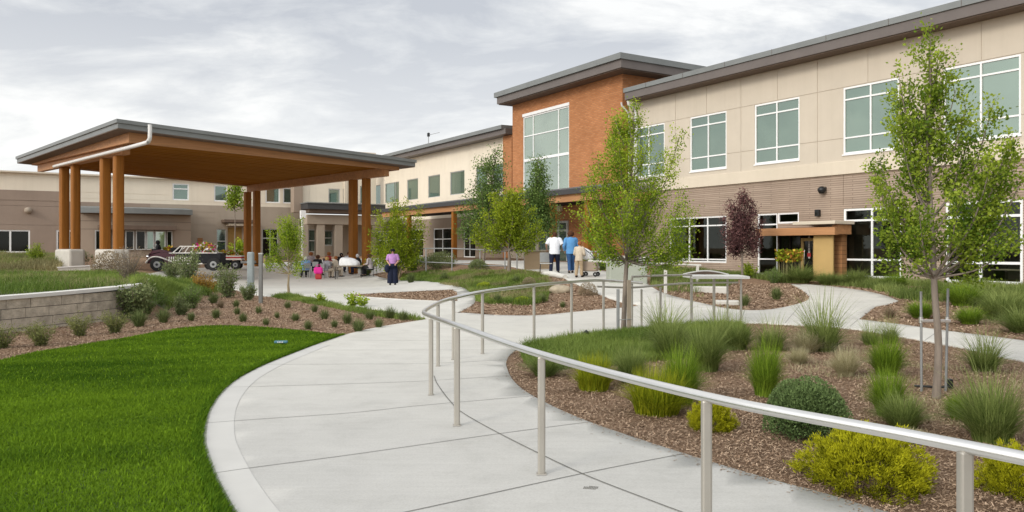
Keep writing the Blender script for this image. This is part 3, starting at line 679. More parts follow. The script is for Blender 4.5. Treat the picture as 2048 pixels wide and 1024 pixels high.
# ------------------------------------------------------------------ buildings
class Frame:
    """a building axis system: x along the facade (left to right), y into the building"""
    def __init__(s, o, ang): s.o = Vector((o[0], o[1])); s.a = ang; s.ex = Vector((math.cos(ang), math.sin(ang))); s.ey = Vector((-math.sin(ang), math.cos(ang)))
    def x(s, px, yo=0.0):
        k = (px - 1024) / FPX; b = s.o + s.ey * yo        # b + ex*t lies on X = k*Y
        return (k * b.y - b.x) / (s.ex.x - k * s.ex.y)
    def Y(s, px, yo=0.0): return (s.o + s.ey * yo).y + s.ex.y * s.x(px, yo)
    def z(s, px, py, yo=0.0): return CAMH - (py - HOR) / FPX * s.Y(px, yo)
    def rect(s, x0, x1, yt, yb, yo=0.0):
        """photo rectangle measured at its right edge (x1)"""
        return (s.x(x0, yo), s.x(x1, yo), s.z(x1, yb, yo), s.z(x1, yt, yo))
FA = Frame((14.24, 38.0), math.atan2(-.849, .529))          # the long two-storey facade
FR = Frame((-14.9, 84.7), math.atan2(.529, .849))           # the rear wing, square to it
def bempty(F, name, label, cat='building', group=None): return empty(name, (F.o.x, F.o.y, 0), F.a, label, cat, group)

def window(parent, r, cols, rows, y, fmat, gmat, fw=.075, mw=.06, depth=.10, name='window', label=None):
    """frame with real pane openings; cols and rows are fractions of the inner width and height (from the left, from the bottom)"""
    x0, x1, z0, z1 = r; xs = [x0 + fw] + [x0 + (x1 - x0) * c for c in cols] + [x1 - fw]; zs = [z0 + fw] + [z0 + (z1 - z0) * c for c in rows] + [z1 - fw]
    holes = []; pane = MB()
    for i in range(len(xs) - 1):
        for j in range(len(zs) - 1):
            a = xs[i] + (mw / 2 if i else 0); b = xs[i + 1] - (mw / 2 if i < len(xs) - 2 else 0); c = zs[j] + (mw / 2 if j else 0); d = zs[j + 1] - (mw / 2 if j < len(zs) - 2 else 0)
            holes.append((a, b, c, d)); pane.add([(a, y + depth * .55, c), (b, y + depth * .55, c), (b, y + depth * .55, d), (a, y + depth * .55, d)], [(0, 1, 2, 3)])
    f = MB().wall(x0, x1, z0, z1, holes, depth=depth * .98, thick=depth, y=y).build(name, fmat, parent)
    if label: f['label'] = label
    pane.build('pane', gmat, f)
    return f

# ---- right two-storey wing
wing = bempty(FA, 'office_wing', 'long two storey wing with cream upper panels over ribbed brown brick at right')
XL, XR = FA.x(1258), FA.x(2040); XE = FA.x(2040) + 9.0
up = [FA.rect(1266, 1329, 246, 326), FA.rect(1380, 1453, 222, 334), FA.rect(1509, 1599, 194.5, 319.5), FA.rect(1686, 1798, 153, 296), FA.rect(1886, 2042, 105, 271)]
z_uh = [r[3] for r in up]; z_us = [r[2] for r in up]
zt = sum(z_uh[1:]) / 4; zb = sum(z_us[1:]) / 4
up = [(a, b, zb, zt) for a, b, c, d in up]; up.append((up[-1][1] + 1.6, up[-1][1] + 4.6, zb, zt))
z_band0 = FA.z(1765, 342); z_band1 = z_band0 + .62; z_roof = 11.36; z_soff = z_roof - .72
lo = [(FA.x(1338), FA.x(1452), FA.z(1452, 526), FA.z(1452, 431)), (FA.x(1514), FA.x(1554), FA.z(1554, 551), FA.z(1554, 426)),
      (FA.x(1686), FA.x(1802), FA.z(1744, 556.5), FA.z(1744, 415)), (FA.x(1890), FA.x(2045), FA.z(1962, 567), FA.z(1962, 401.5))]
over = (lo[1][1] + .002, FA.x(1597), FA.z(1597, 446), lo[1][3])
zsub = (zt - zb) * .243 + zb
vj = [FA.x(p) for p in (1351, 1413, 1482, 1555, 1635, 1736, 1963)] + [XR + 3.1, XR + 6.2]
def clear(x, a, b): return not any(r[0] - .02 < x < r[1] + .02 for r in up)
vjl = [(x, zt + .03, z_soff) for x in vj] + [(x, z_band1, zt) for x in vj if clear(x, 0, 0)]
hjl = [(zt + .015, XL, XE)] + [(zsub, a, b) for a, b in zip([XL] + [r[1] for r in up], [r[0] for r in up] + [XE])]
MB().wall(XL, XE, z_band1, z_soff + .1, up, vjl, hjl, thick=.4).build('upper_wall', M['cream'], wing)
MB().bbox(XL - .0, XE, -.07, .3, z_band0, z_band1 - .003, .02).build('belt_course', M['band'], wing)
door = (FA.x(1554) + .002, FA.x(1628), .15, FA.z(1600, 468))
MB().wall(XL, XE, -.1, z_band0 - .003, lo + [over, door], [(FA.x(1686), FA.z(1686, 410), z_band0)], [], thick=.4, depth=.2, y=.03).build('lower_wall', M['brown_brick'], wing)
MB().bbox(XE - .5, XE, -.09, .03, -.1, z_band0, .02).build('pilaster', M['band'], wing)
m = MB(); m.add([(XE, .4, -.1), (XE, 14, -.1), (XE, 14, z_soff), (XE, .4, z_soff)], [(0, 1, 2, 3)]); m.add([(XL, 14, -.1), (XE, 14, -.1), (XE, 14, z_soff), (XL, 14, z_soff)], [(3, 2, 1, 0)])
m.add([(XL, .4, -.1), (XL, 14, -.1), (XL, 14, z_soff), (XL, .4, z_soff)], [(3, 2, 1, 0)])
m.build('end_wall', M['cream'], wing)
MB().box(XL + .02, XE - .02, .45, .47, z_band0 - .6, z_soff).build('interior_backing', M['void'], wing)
rm = MB(); rm.box(XL + .02, XE - .02, .42, 6.5, .02, .08); rm.box(XL + .02, XE - .02, .48, 6.5, z_band0 - .9, z_band0 - .85); rm.box(XL + .02, XE - .02, 6.5, 6.6, .0, z_band0 - .8)
for x_ in (FA.x(1470), FA.x(1680), FA.x(1850)): rm.box(x_ - .08, x_ + .08, .42, 6.5, .081, z_band0 - .901)
rm.build('room_shell', plain('dim_room_paint', (.22, .20, .17), .9), wing)
for nm_, lab_, x_, y_, dims, mm_ in (('cabinet', 'dark cabinet standing inside the middle ground floor window', FA.x(1730), 3.0, (1.6, .5, 1.1), 'stake_wood'), ('wall_screen', 'pale screen hanging inside the middle ground floor window', FA.x(1713), 4.2, (1.2, .06, .7), 'cream_far'),
        ('meeting_table', 'long table inside the far right ground floor window', FA.x(1985), 2.2, (2.4, .9, .75), 'cream_far'), ('meeting_table', 'table inside the leftmost ground floor window', FA.x(1418), 2.4, (2.0, .8, .75), 'stake_wood')):
    t_ = empty(nm_, (FA.o.x, FA.o.y, 0), FA.a, lab_, nm_.replace('_', ' ')); w2, d2, h2 = dims
    if nm_ == 'meeting_table':
        MB().bbox(x_ - w2 / 2, x_ + w2 / 2, y_, y_ + d2, .08 + h2 - .05, .08 + h2, .01).build('tabletop', M[mm_], t_)
        for sx in (-1, 1): MB().box(x_ + sx * w2 * .45 - .03, x_ + sx * w2 * .45 + .03, y_ + .05, y_ + d2 - .05, .081, .08 + h2 - .051).build('leg', M['black'], t_)
    elif nm_ == 'cabinet':
        MB().bbox(x_ - w2 / 2, x_ + w2 / 2, y_, y_ + d2, .081, .08 + h2, .01).build('carcass', M[mm_], t_); MB().box(x_ - .01, x_ + .01, y_ - .012, y_ - .001, .15, h2).build('door_gap', M['black'], t_)
    else:
        MB().bbox(x_ - w2 / 2, x_ + w2 / 2, y_, y_ + d2, 1.75, 1.75 + h2, .01).build('panel', M[mm_], t_); MB().box(x_ - .02, x_ + .02, y_ + d2, 6.49, 2.0, 2.04).build('bracket', M['black'], t_)
for i, r in enumerate(up):
    window(wing, r, [.5], [.243, .815], .03, M['white_frame'], M['glass_sky'], .085, .07)
    MB().bbox(r[0] - .03, r[1] + .03, -.05, .05, r[2] - .07, r[2] - .003, .01).build('sill', M['white_frame'], wing)
window(wing, lo[0], [.36, .68], [.07, .80], .06, M['white_frame'], M['glass_clear'], .085, .07)
window(wing, lo[1], [], [.26, .82], .06, M['white_frame'], M['glass_clear'], .085, .07)
window(wing, over, [], [], .06, M['white_frame'], M['glass_clear'], .085, .08)
window(wing, lo[2], [.5], [.26, .825], .06, M['white_frame'], M['glass_clear'], .10, .085)
window(wing, lo[3], [.465], [.25, .81], .06, M['white_frame'], M['glass_clear'], .11, .10)
# roof edge in two tiers with a deep soffit
RXL = FA.x(1249, -.9); RXE = XE + 1.2
m = MB(); m.box(RXL, RXE, -1.0, 14.4, z_roof - .26, z_roof); m.build('roof', M['roof_metal'], wing)
m = MB(); m.box(RXL + .06, RXE - .06, -.93, 14.2, z_soff + .02, z_roof - .263); m.build('fascia', M['roof_fascia'], wing)
m = MB(); m.box(RXL + .1, RXE - .1, -.86, 14, z_soff - .03, z_soff + .017); m.build('soffit', M['soffit_brown'], wing)
for k in range(10):
    xx = RXL + 2 + k * 3.05
    if xx < RXE: MB().box(xx, xx + .02, -1.012, -1.001, z_roof - .25, z_roof + .01).build('roof_seam', M['roof_fascia'], wing)
for px, rr, zb_ in ((1259, .055, .4), (1273, .10, 5.2)):
    xx = FA.x(px, -.1); MB().tube([(xx, -.75, z_soff - .02), (xx, -.72, z_soff - .2), (xx, -.25, z_soff - .55), (xx, -.14, z_soff - .8), (xx, -.14, zb_)], rr, 10).build('downspout', M['white_pipe'], wing)
# louvre below the first upper window
m = MB(); a = up[0]
for k in range(6): m.box(a[0] + .1, a[1] - .1, -.035, -.002, a[2] - .68 + k * .09, a[2] - .62 + k * .09)
m.build('louvre', M['grey_frame'], wing)
# service entry: timber canopy, tan door panel, dark recess
e = empty('entry_canopy', (FA.o.x, FA.o.y, 0), FA.a, 'timber entry canopy with a cream roof slab and tan side panel on the brick facade', 'canopy')
cx0, cx1 = FA.x(1514, -1.2), FA.x(1672, -1.2); cz = FA.z(1660, 470, -1.2); cz1 = FA.z(1660, 454, -1.2)
MB().bbox(cx0, cx1, -1.3, -1.02, cz, cz1, .02).build('beam', M['wood_u'], e)
MB().bbox(cx1 - .34, cx1 - .02, -1.017, -.05, cz + .03, cz1 + .12, .02).build('beam', M['wood_u'], e)
MB().box(cx0 + .1, cx1 - .36, -1.017, -.05, cz + .22, cz + .30).build('soffit', M['wood_soffit'], e)
MB().bbox(FA.x(1592, -1.2), cx1 + .12, -1.45, -.03, cz1 + .125, cz1 + .28, .02).build('roof_slab', M['band'], e)
px0, px1 = FA.x(1628, -.95), FA.x(1667, -.95)
MB().bbox(px0, px1, -1.0, -.9, .1, cz - .004, .015).build('side_panel', M['tan_door'], e)
sx0, sx1 = FA.x(1669, -.25), FA.x(1686, -.25)
MB().box(sx0, sx1, -.32, .026, .0, cz + .2).build('cedar_panel', M['siding'], e)
# glazed door in the recess with a poster
d = empty('entry_door', (FA.o.x, FA.o.y, 0), FA.a, 'dark glazed entry door with a notice under the timber canopy', 'door')
dx0, dx1 = door[0], door[1]; mid = dx0 + (dx1 - dx0) * .62
fr = window(d, (dx0, mid, .12, door[3] - .02), [.5], [.3], .13, M['wood_dark'], M['glass_dark'], .07, .07, name='side_light')
fr = window(d, (mid + .003, dx1, .12, door[3] - .2), [], [.12], .10, M['tan_door'], M['glass_dark'], .14, .08, name='door_leaf')
MB().box(mid + .5, dx1 - .42, .125, .135, 1.2, 2.35).build('notice', M['poster'], d)
m = MB()
for k in range(9): m.box(mid + .55, dx1 - .47, .119, .1235, 1.55 + k * .085, 1.575 + k * .085)
m.box(mid + .55, dx1 - .47, .119, .1235, 1.28, 1.46, 1)
m.build('notice_print', [M['black'], M['red']], d)
MB().tube([(mid + .25, .06, .9), (mid + .25, .03, 1.0), (mid + .25, .03, 1.5), (mid + .25, .06, 1.6)], .018, 8).build('handle', M['steel'], d)
# lamps on the brick
xx, zz = FA.x(1648), FA.z(1648, 381)
t = empty('wall_lamp', (FA.o.x, FA.o.y, 0), FA.a, 'round black dome lamp high on the brown brick wall', 'wall lamp', 'black lamps on the brown brick')
m = MB(); m.blob((xx, -.16, zz + .02), (.19, .2, .17), 3); m.build('shade', M['black'], t); MB().bbox(xx - .13, xx + .13, -.06, .028, zz - .02, zz + .16, .02).build('mount', M['black'], t)
MB().lathe([(0, 0), (.10, 0), (.12, .04)], 14, c=(xx, -.18, zz - .155)).build('lens', M['glass_dark'], t)
xx, zz = FA.x(1637), FA.z(1637, 426)
t = empty('wall_lamp', (FA.o.x, FA.o.y, 0), FA.a, 'small black box lamp on the brick above the entry canopy', 'wall lamp', 'black lamps on the brown brick')
MB().bbox(xx - .11, xx + .11, -.16, .028, zz - .16, zz + .16, .02).build('housing', M['black'], t); MB().box(xx - .07, xx + .07, -.165, -.1602, zz - .1, zz + .02).build('lens', M['glass_dark'], t)

# ---- brick tower
tow = bempty(FA, 'brick_tower', 'tall orange brick tower block with one big gridded window and flat grey roof')
TX0, TX1 = FA.x(1025, -.5), FA.x(1245, -.5); tz = 12.55; ty = -.5
big = (FA.x(1046, ty), FA.x(1138, ty), 5.0, FA.z(1138, 211, ty))
MB().wall(TX0, TX1, -.1, tz + .1, [big], depth=.2, thick=.5, y=ty).build('front_wall', M['orange_brick'], tow)
m = MB(); m.add([(TX1, ty + .5, -.1), (TX1, 12, -.1), (TX1, 12, tz + .1), (TX1, ty + .5, tz + .1)], [(0, 1, 2, 3)]); m.add([(TX0, ty + .5, -.1), (TX0, 12, -.1), (TX0, 12, tz + .1), (TX0, ty + .5, tz + .1)], [(3, 2, 1, 0)])
m.add([(TX0, 12, -.1), (TX1, 12, -.1), (TX1, 12, tz + .1), (TX0, 12, tz + .1)], [(3, 2, 1, 0)]); m.build('side_wall', M['orange_brick'], tow)
bh = big[3] - big[2]
zc1 = big[3] - (big[3] - FA.z(1138, 254, ty)); zc2_ = FA.z(1138, 306, ty)
window(tow, (big[0], big[1], zc2_ + .002, big[3]), [.225, .775], [(FA.z(1138, 254, ty) - zc2_) / (big[3] - zc2_)], ty + .04, M['white_frame'], M['glass_tower'], .09, .075)
window(tow, (big[0], big[1], big[2], zc2_), [.775], [], ty + .04, M['white_frame'], M['glass_tower'], .09, .075)
MB().bbox(big[0] - .04, big[1] + .04, ty - .04, ty + .04, big[3] + .003, big[3] + .22, .01).build('window_head', M['white_frame'], tow)
tr0, tr1 = FA.x(990, -1.6), FA.x(1241, -1.6)
MB().box(tr0, tr1 + .1, -1.7, 12.6, 13.0, 13.36).build('roof', M['roof_metal'], tow)
MB().box(tr0 + .2, tr1 - 0, -1.55, 12.5, 12.5, 12.997).build('fascia', M['roof_fascia'], tow)
MB().box(tr0 + .3, tr1 - .1, -1.45, 12.4, 12.44, 12.497).build('soffit', M['soffit_brown'], tow)

# ---- far cream wing beyond the tower
far = bempty(FA, 'cream_wing', 'cream two storey wing left of the brick tower with square green windows')
WX1 = FA.x(1012, .6); WX0 = FA.x(742, .6); fy = .6
fw = []
for a, b, t_, bo in ((985, 1006, 325, 382), (952, 975, 333, 386), (900, 929, 340, 391), (856, 880, 349, 394), (814, 836, 356.5, 396.5), (770, 798, 362, 401), (747, 761, 368.5, 403)):
    r = FA.rect(a, b, t_, bo, fy); fw.append(r)
zz0 = sum(r[2] for r in fw[2:]) / 5; zz1 = sum(r[3] for r in fw[2:]) / 5
fw = [(r[0], r[1], zz0 - .05, zz1) for r in fw]
lowf = [(FA.x(a, fy), FA.x(b, fy), .9, 3.5) for a, b in ((926, 950), (866, 902), (808, 846), (752, 790))]
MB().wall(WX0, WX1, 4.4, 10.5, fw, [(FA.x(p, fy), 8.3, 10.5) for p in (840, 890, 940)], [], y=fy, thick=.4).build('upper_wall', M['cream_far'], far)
MB().wall(WX0, WX1, -.1, 4.397, lowf, [], [(3.7, WX0, WX1)], y=fy + .02, thick=.4).build('lower_wall', M['taupe'], far)
for r in fw: window(far, r, [] if r[1] - r[0] < 3 else [.72], [], fy + .05, M['grey_frame'], M['glass_sky'] if r is not fw[6] else M['glass_far'], .07, .06)
for r in lowf: window(far, r, [.5], [.62], fy + .08, M['white_frame'], M['glass_dark'], .09, .08)
xr = FA.x(1011, -.3)
MB().hexa([(WX0, -.3, 10.5), (xr, -.3, 10.5), (xr, 12, 10.5), (WX0, 12, 10.5), (WX0, -.3, 10.9), (xr, -.3, 10.9), (xr, 12, 11.1), (WX0, 12, 11.1)]).build('fascia', M['roof_fascia'], far)
MB().hexa([(WX0, -.5, 10.903), (xr - .3, -.5, 10.903), (xr - .3, 12, 11.1), (WX0, 12, 11.1), (WX0, -.5, 11.2), (xr - .3, -.5, 11.2), (xr - .3, 12, 11.4), (WX0, 12, 11.4)]).build('roof', M['roof_metal'], far)
MB().box(WX1 + .02, FA.x(1023.5, .3), .3, .9, -.1, 10.48).build('brick_return', M['orange_brick'], far)
MB().tube([(FA.x(857, 2), 2, 11.2), (FA.x(857, 2), 2, 13.0)], .035, 6).build('mast', M['galv'], far)
xa = FA.x(857, 2); MB().tube([(xa - .3, 2, 12.75), (xa + 2.4, 2, 12.7)], .02, 6).build('mast_arm', M['galv'], far)
MB().bbox(xa - .12, xa + .12, 1.9, 2.1, 12.6, 12.95, .02).build('mast_head', M['black'], far)

# ---- entry porch along tower and cream wing
po = bempty(FA, 'entry_porch', 'long low entry porch with dark shingled roof and timber fascia below the brick tower', 'porch')
PX1 = FA.x(1195, -4.5); PX0 = FA.x(764, -4.5); pe = 5.06
MB().hexa([(PX0, -4.6, pe - .06), (PX1, -4.6, pe - .06), (PX1, ty - .01, pe + .55), (PX0, ty - .01, pe + .55), (PX0, -4.6, pe + .08), (PX1, -4.6, pe + .08), (PX1, ty - .01, pe + .72), (PX0, ty - .01, pe + .72)]).build('roof', M['shingle'], po)
MB().box(PX0 - .03, PX1 + .03, -4.72, -4.603, pe - .2, pe + .10).build('gutter', M['roof_dark'], po)
MB().box(PX0, PX1 - .05, -4.5, -4.3, pe - .62, pe - .07).build('fascia', M['wood_u'], po)
MB().box(PX1 - .25, PX1 - .05, -4.297, ty - .02, pe - .62, pe - .1).build('fascia', M['wood_u'], po)
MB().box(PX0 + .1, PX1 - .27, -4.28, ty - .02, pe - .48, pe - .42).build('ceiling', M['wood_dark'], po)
for px in (908, 1106, 1176, 818):
    xx = FA.x(px, -4.3); MB().bbox(xx - .17, xx + .17, -4.45, -4.12, .3, pe - .63, .02).build('post', M['wood_col'], po)
# glazed doors on the porch's back wall
dr = bempty(FA, 'porch_entrance', 'grey framed glass entrance doors at the back of the porch', 'entrance')
gx0, gx1 = FA.x(1058, ty), FA.x(1138, ty)
window(dr, (gx0, gx1, .55, 3.55), [.22, .5, .78], [.78], ty - .13, M['grey_frame'], M['glass_far'], .14, .12, .12, name='door_frame')
MB().box(gx0 - 2.6, gx0 - .02, ty - .1, ty - .02, .3, 4.3).build('stucco_panel', M['taupe_light'], dr)
t = empty('wall_lantern', (FA.o.x, FA.o.y, 0), FA.a, 'pale square wall lantern on the brick under the porch roof', 'wall lamp')
xx, zz = FA.x(1122, ty), FA.z(1122, 415, ty); MB().bbox(xx - .22, xx + .22, ty - .28, ty - .003, zz - .26, zz + .26, .04).build('shade', M['cream_far'], t); MB().bbox(xx - .26, xx + .26, ty - .32, ty - .003, zz + .262, zz + .31, .01).build('top_plate', M['grey_frame'], t)

# ---- rear wing closing the court
rear = bempty(FR, 'rear_wing', 'low cream and brown rear wing seen beyond the timber canopy')
r0 = FR.x(-80); r2 = FR.x(600); r3 = FR.x(748); zr = 8.1
rw = [FR.rect(345, 378, 360, 401), FR.rect(428, 455, 372, 403), FR.rect(531, 560, 380.5, 406), FR.rect(566, 594, 381.5, 406.5)]
rz0, rz1 = 6.18, 7.75
rw = [(r[0], r[1], rz0, rz1) for r in rw]
# left part: brown stucco below, cream above
xa = FR.x(119); zc = FR.z(60, 381); zc2 = FR.z(400, 410)
MB().wall(r0, r2, zc2, zr, rw, [], [(FR.z(60, 353), r0, FR.x(340)), (zc + .0, xa, FR.x(340)), (6.1, xa, r2)], thick=.4).build('upper_wall', M['cream_far'], rear)
blow = [(FR.x(-20), FR.x(60), 1.3, FR.z(60, 460)), (FR.x(112), FR.x(186), .9, FR.z(150, 460))]
MB().wall(r0, FR.x(119), zc2, zc - .003, [], [], [], thick=.05, y=-.06).build('brown_band', M['brown_wall'], rear)
MB().wall(r0, FR.x(300), -.1, zc2 - .003, blow, [], [(FR.z(60, 412), r0, FR.x(119)), (FR.z(60, 450), r0, FR.x(119))], thick=.4, y=-.03).build('brown_wall', M['brown_wall'], rear)
tl = [FR.rect(433, 452, 458, 512), FR.rect(455, 484, 455, 520), FR.rect(524, 556, 458, 520)]
MB().wall(FR.x(300) + .003, r2, -.1, zc2 - .003, tl, [], [(FR.z(400, y_), FR.x(381), FR.x(430)) for y_ in (424, 436, 450, 464, 478, 492)], thick=.4, y=-.03).build('panel_wall', M['taupe_light'], rear)
for r in rw: window(rear, r, [], [.0 + .68] if r is rw[0] else [], .04, M['white_frame'], M['glass_far'], .12, .1)
window(rear, blow[0], [.5], [], .02, M['white_frame'], M['glass_dark'], .12, .14)
window(rear, blow[1], [.35], [], .02, M['white_frame'], M['glass_dark'], .16, .1)
window(rear, tl[0], [], [.55], .02, M['grey_frame'], M['glass_far'], .08, .1)
window(rear, tl[2], [.5], [.7], .02, M['grey_frame'], M['glass_dark'], .08, .1)
MB().box(tl[1][0], tl[1][1], .06, .1, tl[1][2], tl[1][3]).build('gold_panel', M['gold'], rear)
MB().bbox(FR.x(442), FR.x(506), -1.4, -.04, FR.z(470, 446), FR.z(470, 440), .02).build('door_hood', M['soffit_brown'], rear)
MB().bbox(FR.x(452), FR.x(500), -1.2, -.04, FR.z(470, 452), FR.z(470, 447.5), .02).build('hood_light', M['band'], rear)
MB().box(FR.x(395), FR.x(405), -.09, -.033, .6, FR.z(400, 476)).build('rust_panel', M['siding'], rear)
m = MB(); m.box(r0, r2, -.35, 10, zr + .003, zr + .14); m.build('parapet_cap', M['band'], rear)
m = MB(); m.add([(r0, .4, -.1), (r0, 10, -.1), (r0, 10, zr), (r0, .4, zr)], [(3, 2, 1, 0)]); m.build('end_wall', M['brown_wall'], rear)
MB().blob((FR.x(56), -.2, FR.z(56, 421)), (.3, .3, .28), 2).build('vent_hood', M['taupe_light'], rear)
# bowed bay with a slate grey eave
bx0, bx1 = FR.x(160, -3.2), FR.x(383, -3.2); m = MB(); ro = MB(); fl = MB(); k = 18; pts = []
for i in range(k + 1):
    t = i / k; xx = bx0 + (bx1 - bx0) * t; pts.append((xx, -2.3 - 1.3 * math.sin(math.pi * (.15 + .7 * t))))
zbt = FR.z(280, 428, -3.3)
bayw = empty('bowed_bay', (FR.o.x, FR.o.y, 0), FR.a, 'bowed brown stucco bay with slate grey eave and dark windows beside the left columns', 'building')
z0w, z1w = FR.z(250, 500, -3.3), FR.z(250, 461, -3.3)
for i in range(k):
    (xa_, ya_), (xb_, yb_) = pts[i], pts[i + 1]
    m.add([(xa_, ya_, -.1), (xb_, yb_, -.1), (xb_, yb_, zbt), (xa_, ya_, zbt)], [(0, 1, 2, 3)])
    ro.hexa([(xa_, ya_ - .9, zbt), (xb_, yb_ - .9, zbt), (xb_, 0, zbt), (xa_, 0, zbt), (xa_, ya_ - .9, zbt + .45), (xb_, yb_ - .9, zbt + .45), (xb_, 0, zbt + .75), (xa_, 0, zbt + .75)])
m.add([(pts[-1][0], pts[-1][1], -.1), (pts[-1][0], 0, -.1), (pts[-1][0], 0, zbt), (pts[-1][0], pts[-1][1], zbt)], [(0, 1, 2, 3)])
m.add([(pts[0][0], pts[0][1], -.1), (pts[0][0], 0, -.1), (pts[0][0], 0, zbt), (pts[0][0], pts[0][1], zbt)], [(3, 2, 1, 0)])
m.build('wall', M['taupe'], bayw); ro.build('eave_roof', M['roof_metal'], bayw)
for zz_ in (4.6, 4.0, 3.3):
    g = MB()
    for i in range(k):
        (xa_, ya_), (xb_, yb_) = pts[i], pts[i + 1]; g.add([(xa_, ya_ - .004, zz_), (xb_, yb_ - .004, zz_), (xb_, yb_ - .004, zz_ + .04), (xa_, ya_ - .004, zz_ + .04)], [(0, 1, 2, 3)])
    g.build('panel_joint', M['soffit_brown'], bayw)
for a, b, gm in ((190, 222, 'glass_dark'), (225, 248, 'glass_dark'), (250, 268, 'glass_dark'), (271, 291, 'glass_dark'), (292, 308, 'glass_sky'), (309, 331, 'glass_tower'), (333, 345, 'glass_dark')):
    xa_, xb_ = FR.x(a, -3.5), FR.x(b, -3.5); ya_ = min(np.interp([xa_, xb_], [p[0] for p in pts], [p[1] for p in pts])) - .12
    window(bayw, (xa_, xb_, z0w, z1w), [], [], ya_, M['grey_frame'], M[gm], .09, .08, .14)
MB().bbox(FR.x(196, -3.8), FR.x(352, -3.8), -4.15, -3.3, z1w + .05, z1w + .45, .03).build('lintel', M['soffit_brown'], bayw)
# cream return block between rear wing and cream wing, with its dark roofed link
lk = empty('link_building', (FR.o.x, FR.o.y, 0), FR.a, 'cream link block with a dark flat canopy roof behind the right canopy columns', 'building')
l0, l1 = FR.x(604, -2), FR.x(752, -2)
lw = [FR.rect(657, 680, 378, 407, -2), FR.rect(686, 692, 378, 408, -2), FR.rect(720, 727, 372, 408, -2)]
MB().wall(l0, l1, 5.2, 11.6, lw, [(FR.x(618, -2), 5.2, 11.6)], [], y=-2, thick=.4).build('upper_wall', M['cream_far'], lk)
MB().bbox(l0 - .9, l0 - .005, -2.3, -1.2, 5.2, 11.5, .02).build('brown_strip', M['taupe'], lk)
MB().bbox(FR.x(689, -2.3), FR.x(695, -2.3), -2.35, -2.003, 5.2, 11.5, .02).build('pilaster', M['band'], lk)
for r in lw: window(lk, r, [], [], -1.96, M['grey_frame'], M['glass_far'], .1, .08)
lo2 = [FR.rect(616, 634, 458, 505, -1), FR.rect(646, 667, 460, 492, -1)]
MB().wall(l0, l1, -.1, 4.6, lo2, [], [(3.8, l0, l1)], y=-1, thick=.4).build('lower_wall', M['taupe_light'], lk)
for r in lo2: window(lk, r, [], [.5], -.95, M['grey_frame'], M['glass_far'], .14, .1)
zz = FR.z(650, 449, -3)
MB().bbox(l0, l1, -3.6, -2.02, zz, zz + .95, .03).build('concrete_beam', M['taupe_light'], lk)
for px in (607, 640, 676): MB().bbox(FR.x(px, -3.2) - .4, FR.x(px, -3.2) + .4, -3.5, -2.7, .3, zz - .004, .03).build('pier', M['taupe_light'], lk)
zz = FR.z(650, 426, -4)
MB().box(l0 - .3, l1, -4.6, -2.03, zz + .9, zz + 1.0).build('roof', M['roof_metal'], lk); MB().box(l0 - .2, l1, -4.5, -2.03, zz + .35, zz + .897).build('fascia', M['roof_dark'], lk); MB().box(l0, l1, -4.2, -2.03, zz, zz + .347).build('soffit', M['soffit_brown'], lk)
MB().bbox(FR.x(600, -4.7), FR.x(610, -4.7), -5.0, -4.62, FR.z(605, 436, -4.7), FR.z(605, 421, -4.7), .02).build('gutter_box', M['white_frame'], lk)
MB().tube([(FR.x(604, -4.7), -4.8, FR.z(605, 436, -4.7)), (FR.x(604, -4.7), -4.8, .6)], .1, 8).build('downspout', M['white_pipe'], lk)

# ------------------------------------------------------------------ timber porte-cochere
CU = math.atan2(11.4, 12.26); CO = Vector((-17.9, 36.0)); eu = Vector((math.cos(CU), math.sin(CU))); ev = Vector((-math.sin(CU), math.cos(CU)))
pc = empty('timber_canopy', (CO.x, CO.y, 0), CU, 'big timber drive-up canopy with slanted grey metal roof on paired round columns', 'canopy')
UW, VW = 16.7, 20.5
def rz(u): return 7.56 - .0365 * u
def slab(x0, x1, y0, y1, a, b): return [(x0, y0, rz(x0) - a), (x1, y0, rz(x1) - a), (x1, y1, rz(x1) - a), (x0, y1, rz(x0) - a), (x0, y0, rz(x0) - b), (x1, y0, rz(x1) - b), (x1, y1, rz(x1) - b), (x0, y1, rz(x0) - b)]
MB().hexa(slab(0, UW, 0, VW, .17, 0)).build('roof', M['roof_metal'], pc)
MB().hexa(slab(.07, UW - .07, .07, VW - .07, .40, .173)).build('metal_fascia', M['roof_metal'], pc)
def sz(u, v=0): return 6.74 - .018 * u + .021 * v * max(0, 1 - u / UW)
def fas(x0, x1, y0, y1):
    return [(x0, y0, sz(x0, y0) - .12), (x1, y0, sz(x1, y0) - .12), (x1, y1, sz(x1, y1) - .12), (x0, y1, sz(x0, y1) - .12), (x0, y0, rz(x0) - .402), (x1, y0, rz(x1) - .402), (x1, y1, rz(x1) - .402), (x0, y1, rz(x0) - .402)]
MB().hexa(fas(.75, UW - .75, .75, .93)).build('fascia_board', M['wood_u'], pc)
MB().hexa(fas(.75, .93, .933, VW - .75)).build('fascia_board', M['wood_u'], pc)
MB().hexa(fas(UW - .93, UW - .75, .933, VW - .75)).build('fascia_board', M['wood_u'], pc)
MB().hexa(fas(.933, UW - .933, VW - .93, VW - .75)).build('fascia_board', M['wood_u'], pc)
MB().hexa([(.08, .08, rz(0) - .44), (UW - .08, .08, rz(UW) - .44), (UW - .08, VW - .08, rz(UW) - .44), (.08, VW - .08, rz(0) - .44), (.08, .08, rz(0) - .403), (UW - .08, .08, rz(UW) - .403), (UW - .08, VW - .08, rz(UW) - .403), (.08, VW - .08, rz(0) - .403)]).build('eave_soffit', M['soffit_brown'], pc)
b = MB(); nb = 24; y0 = .936; st = (VW - .93 - y0) / nb
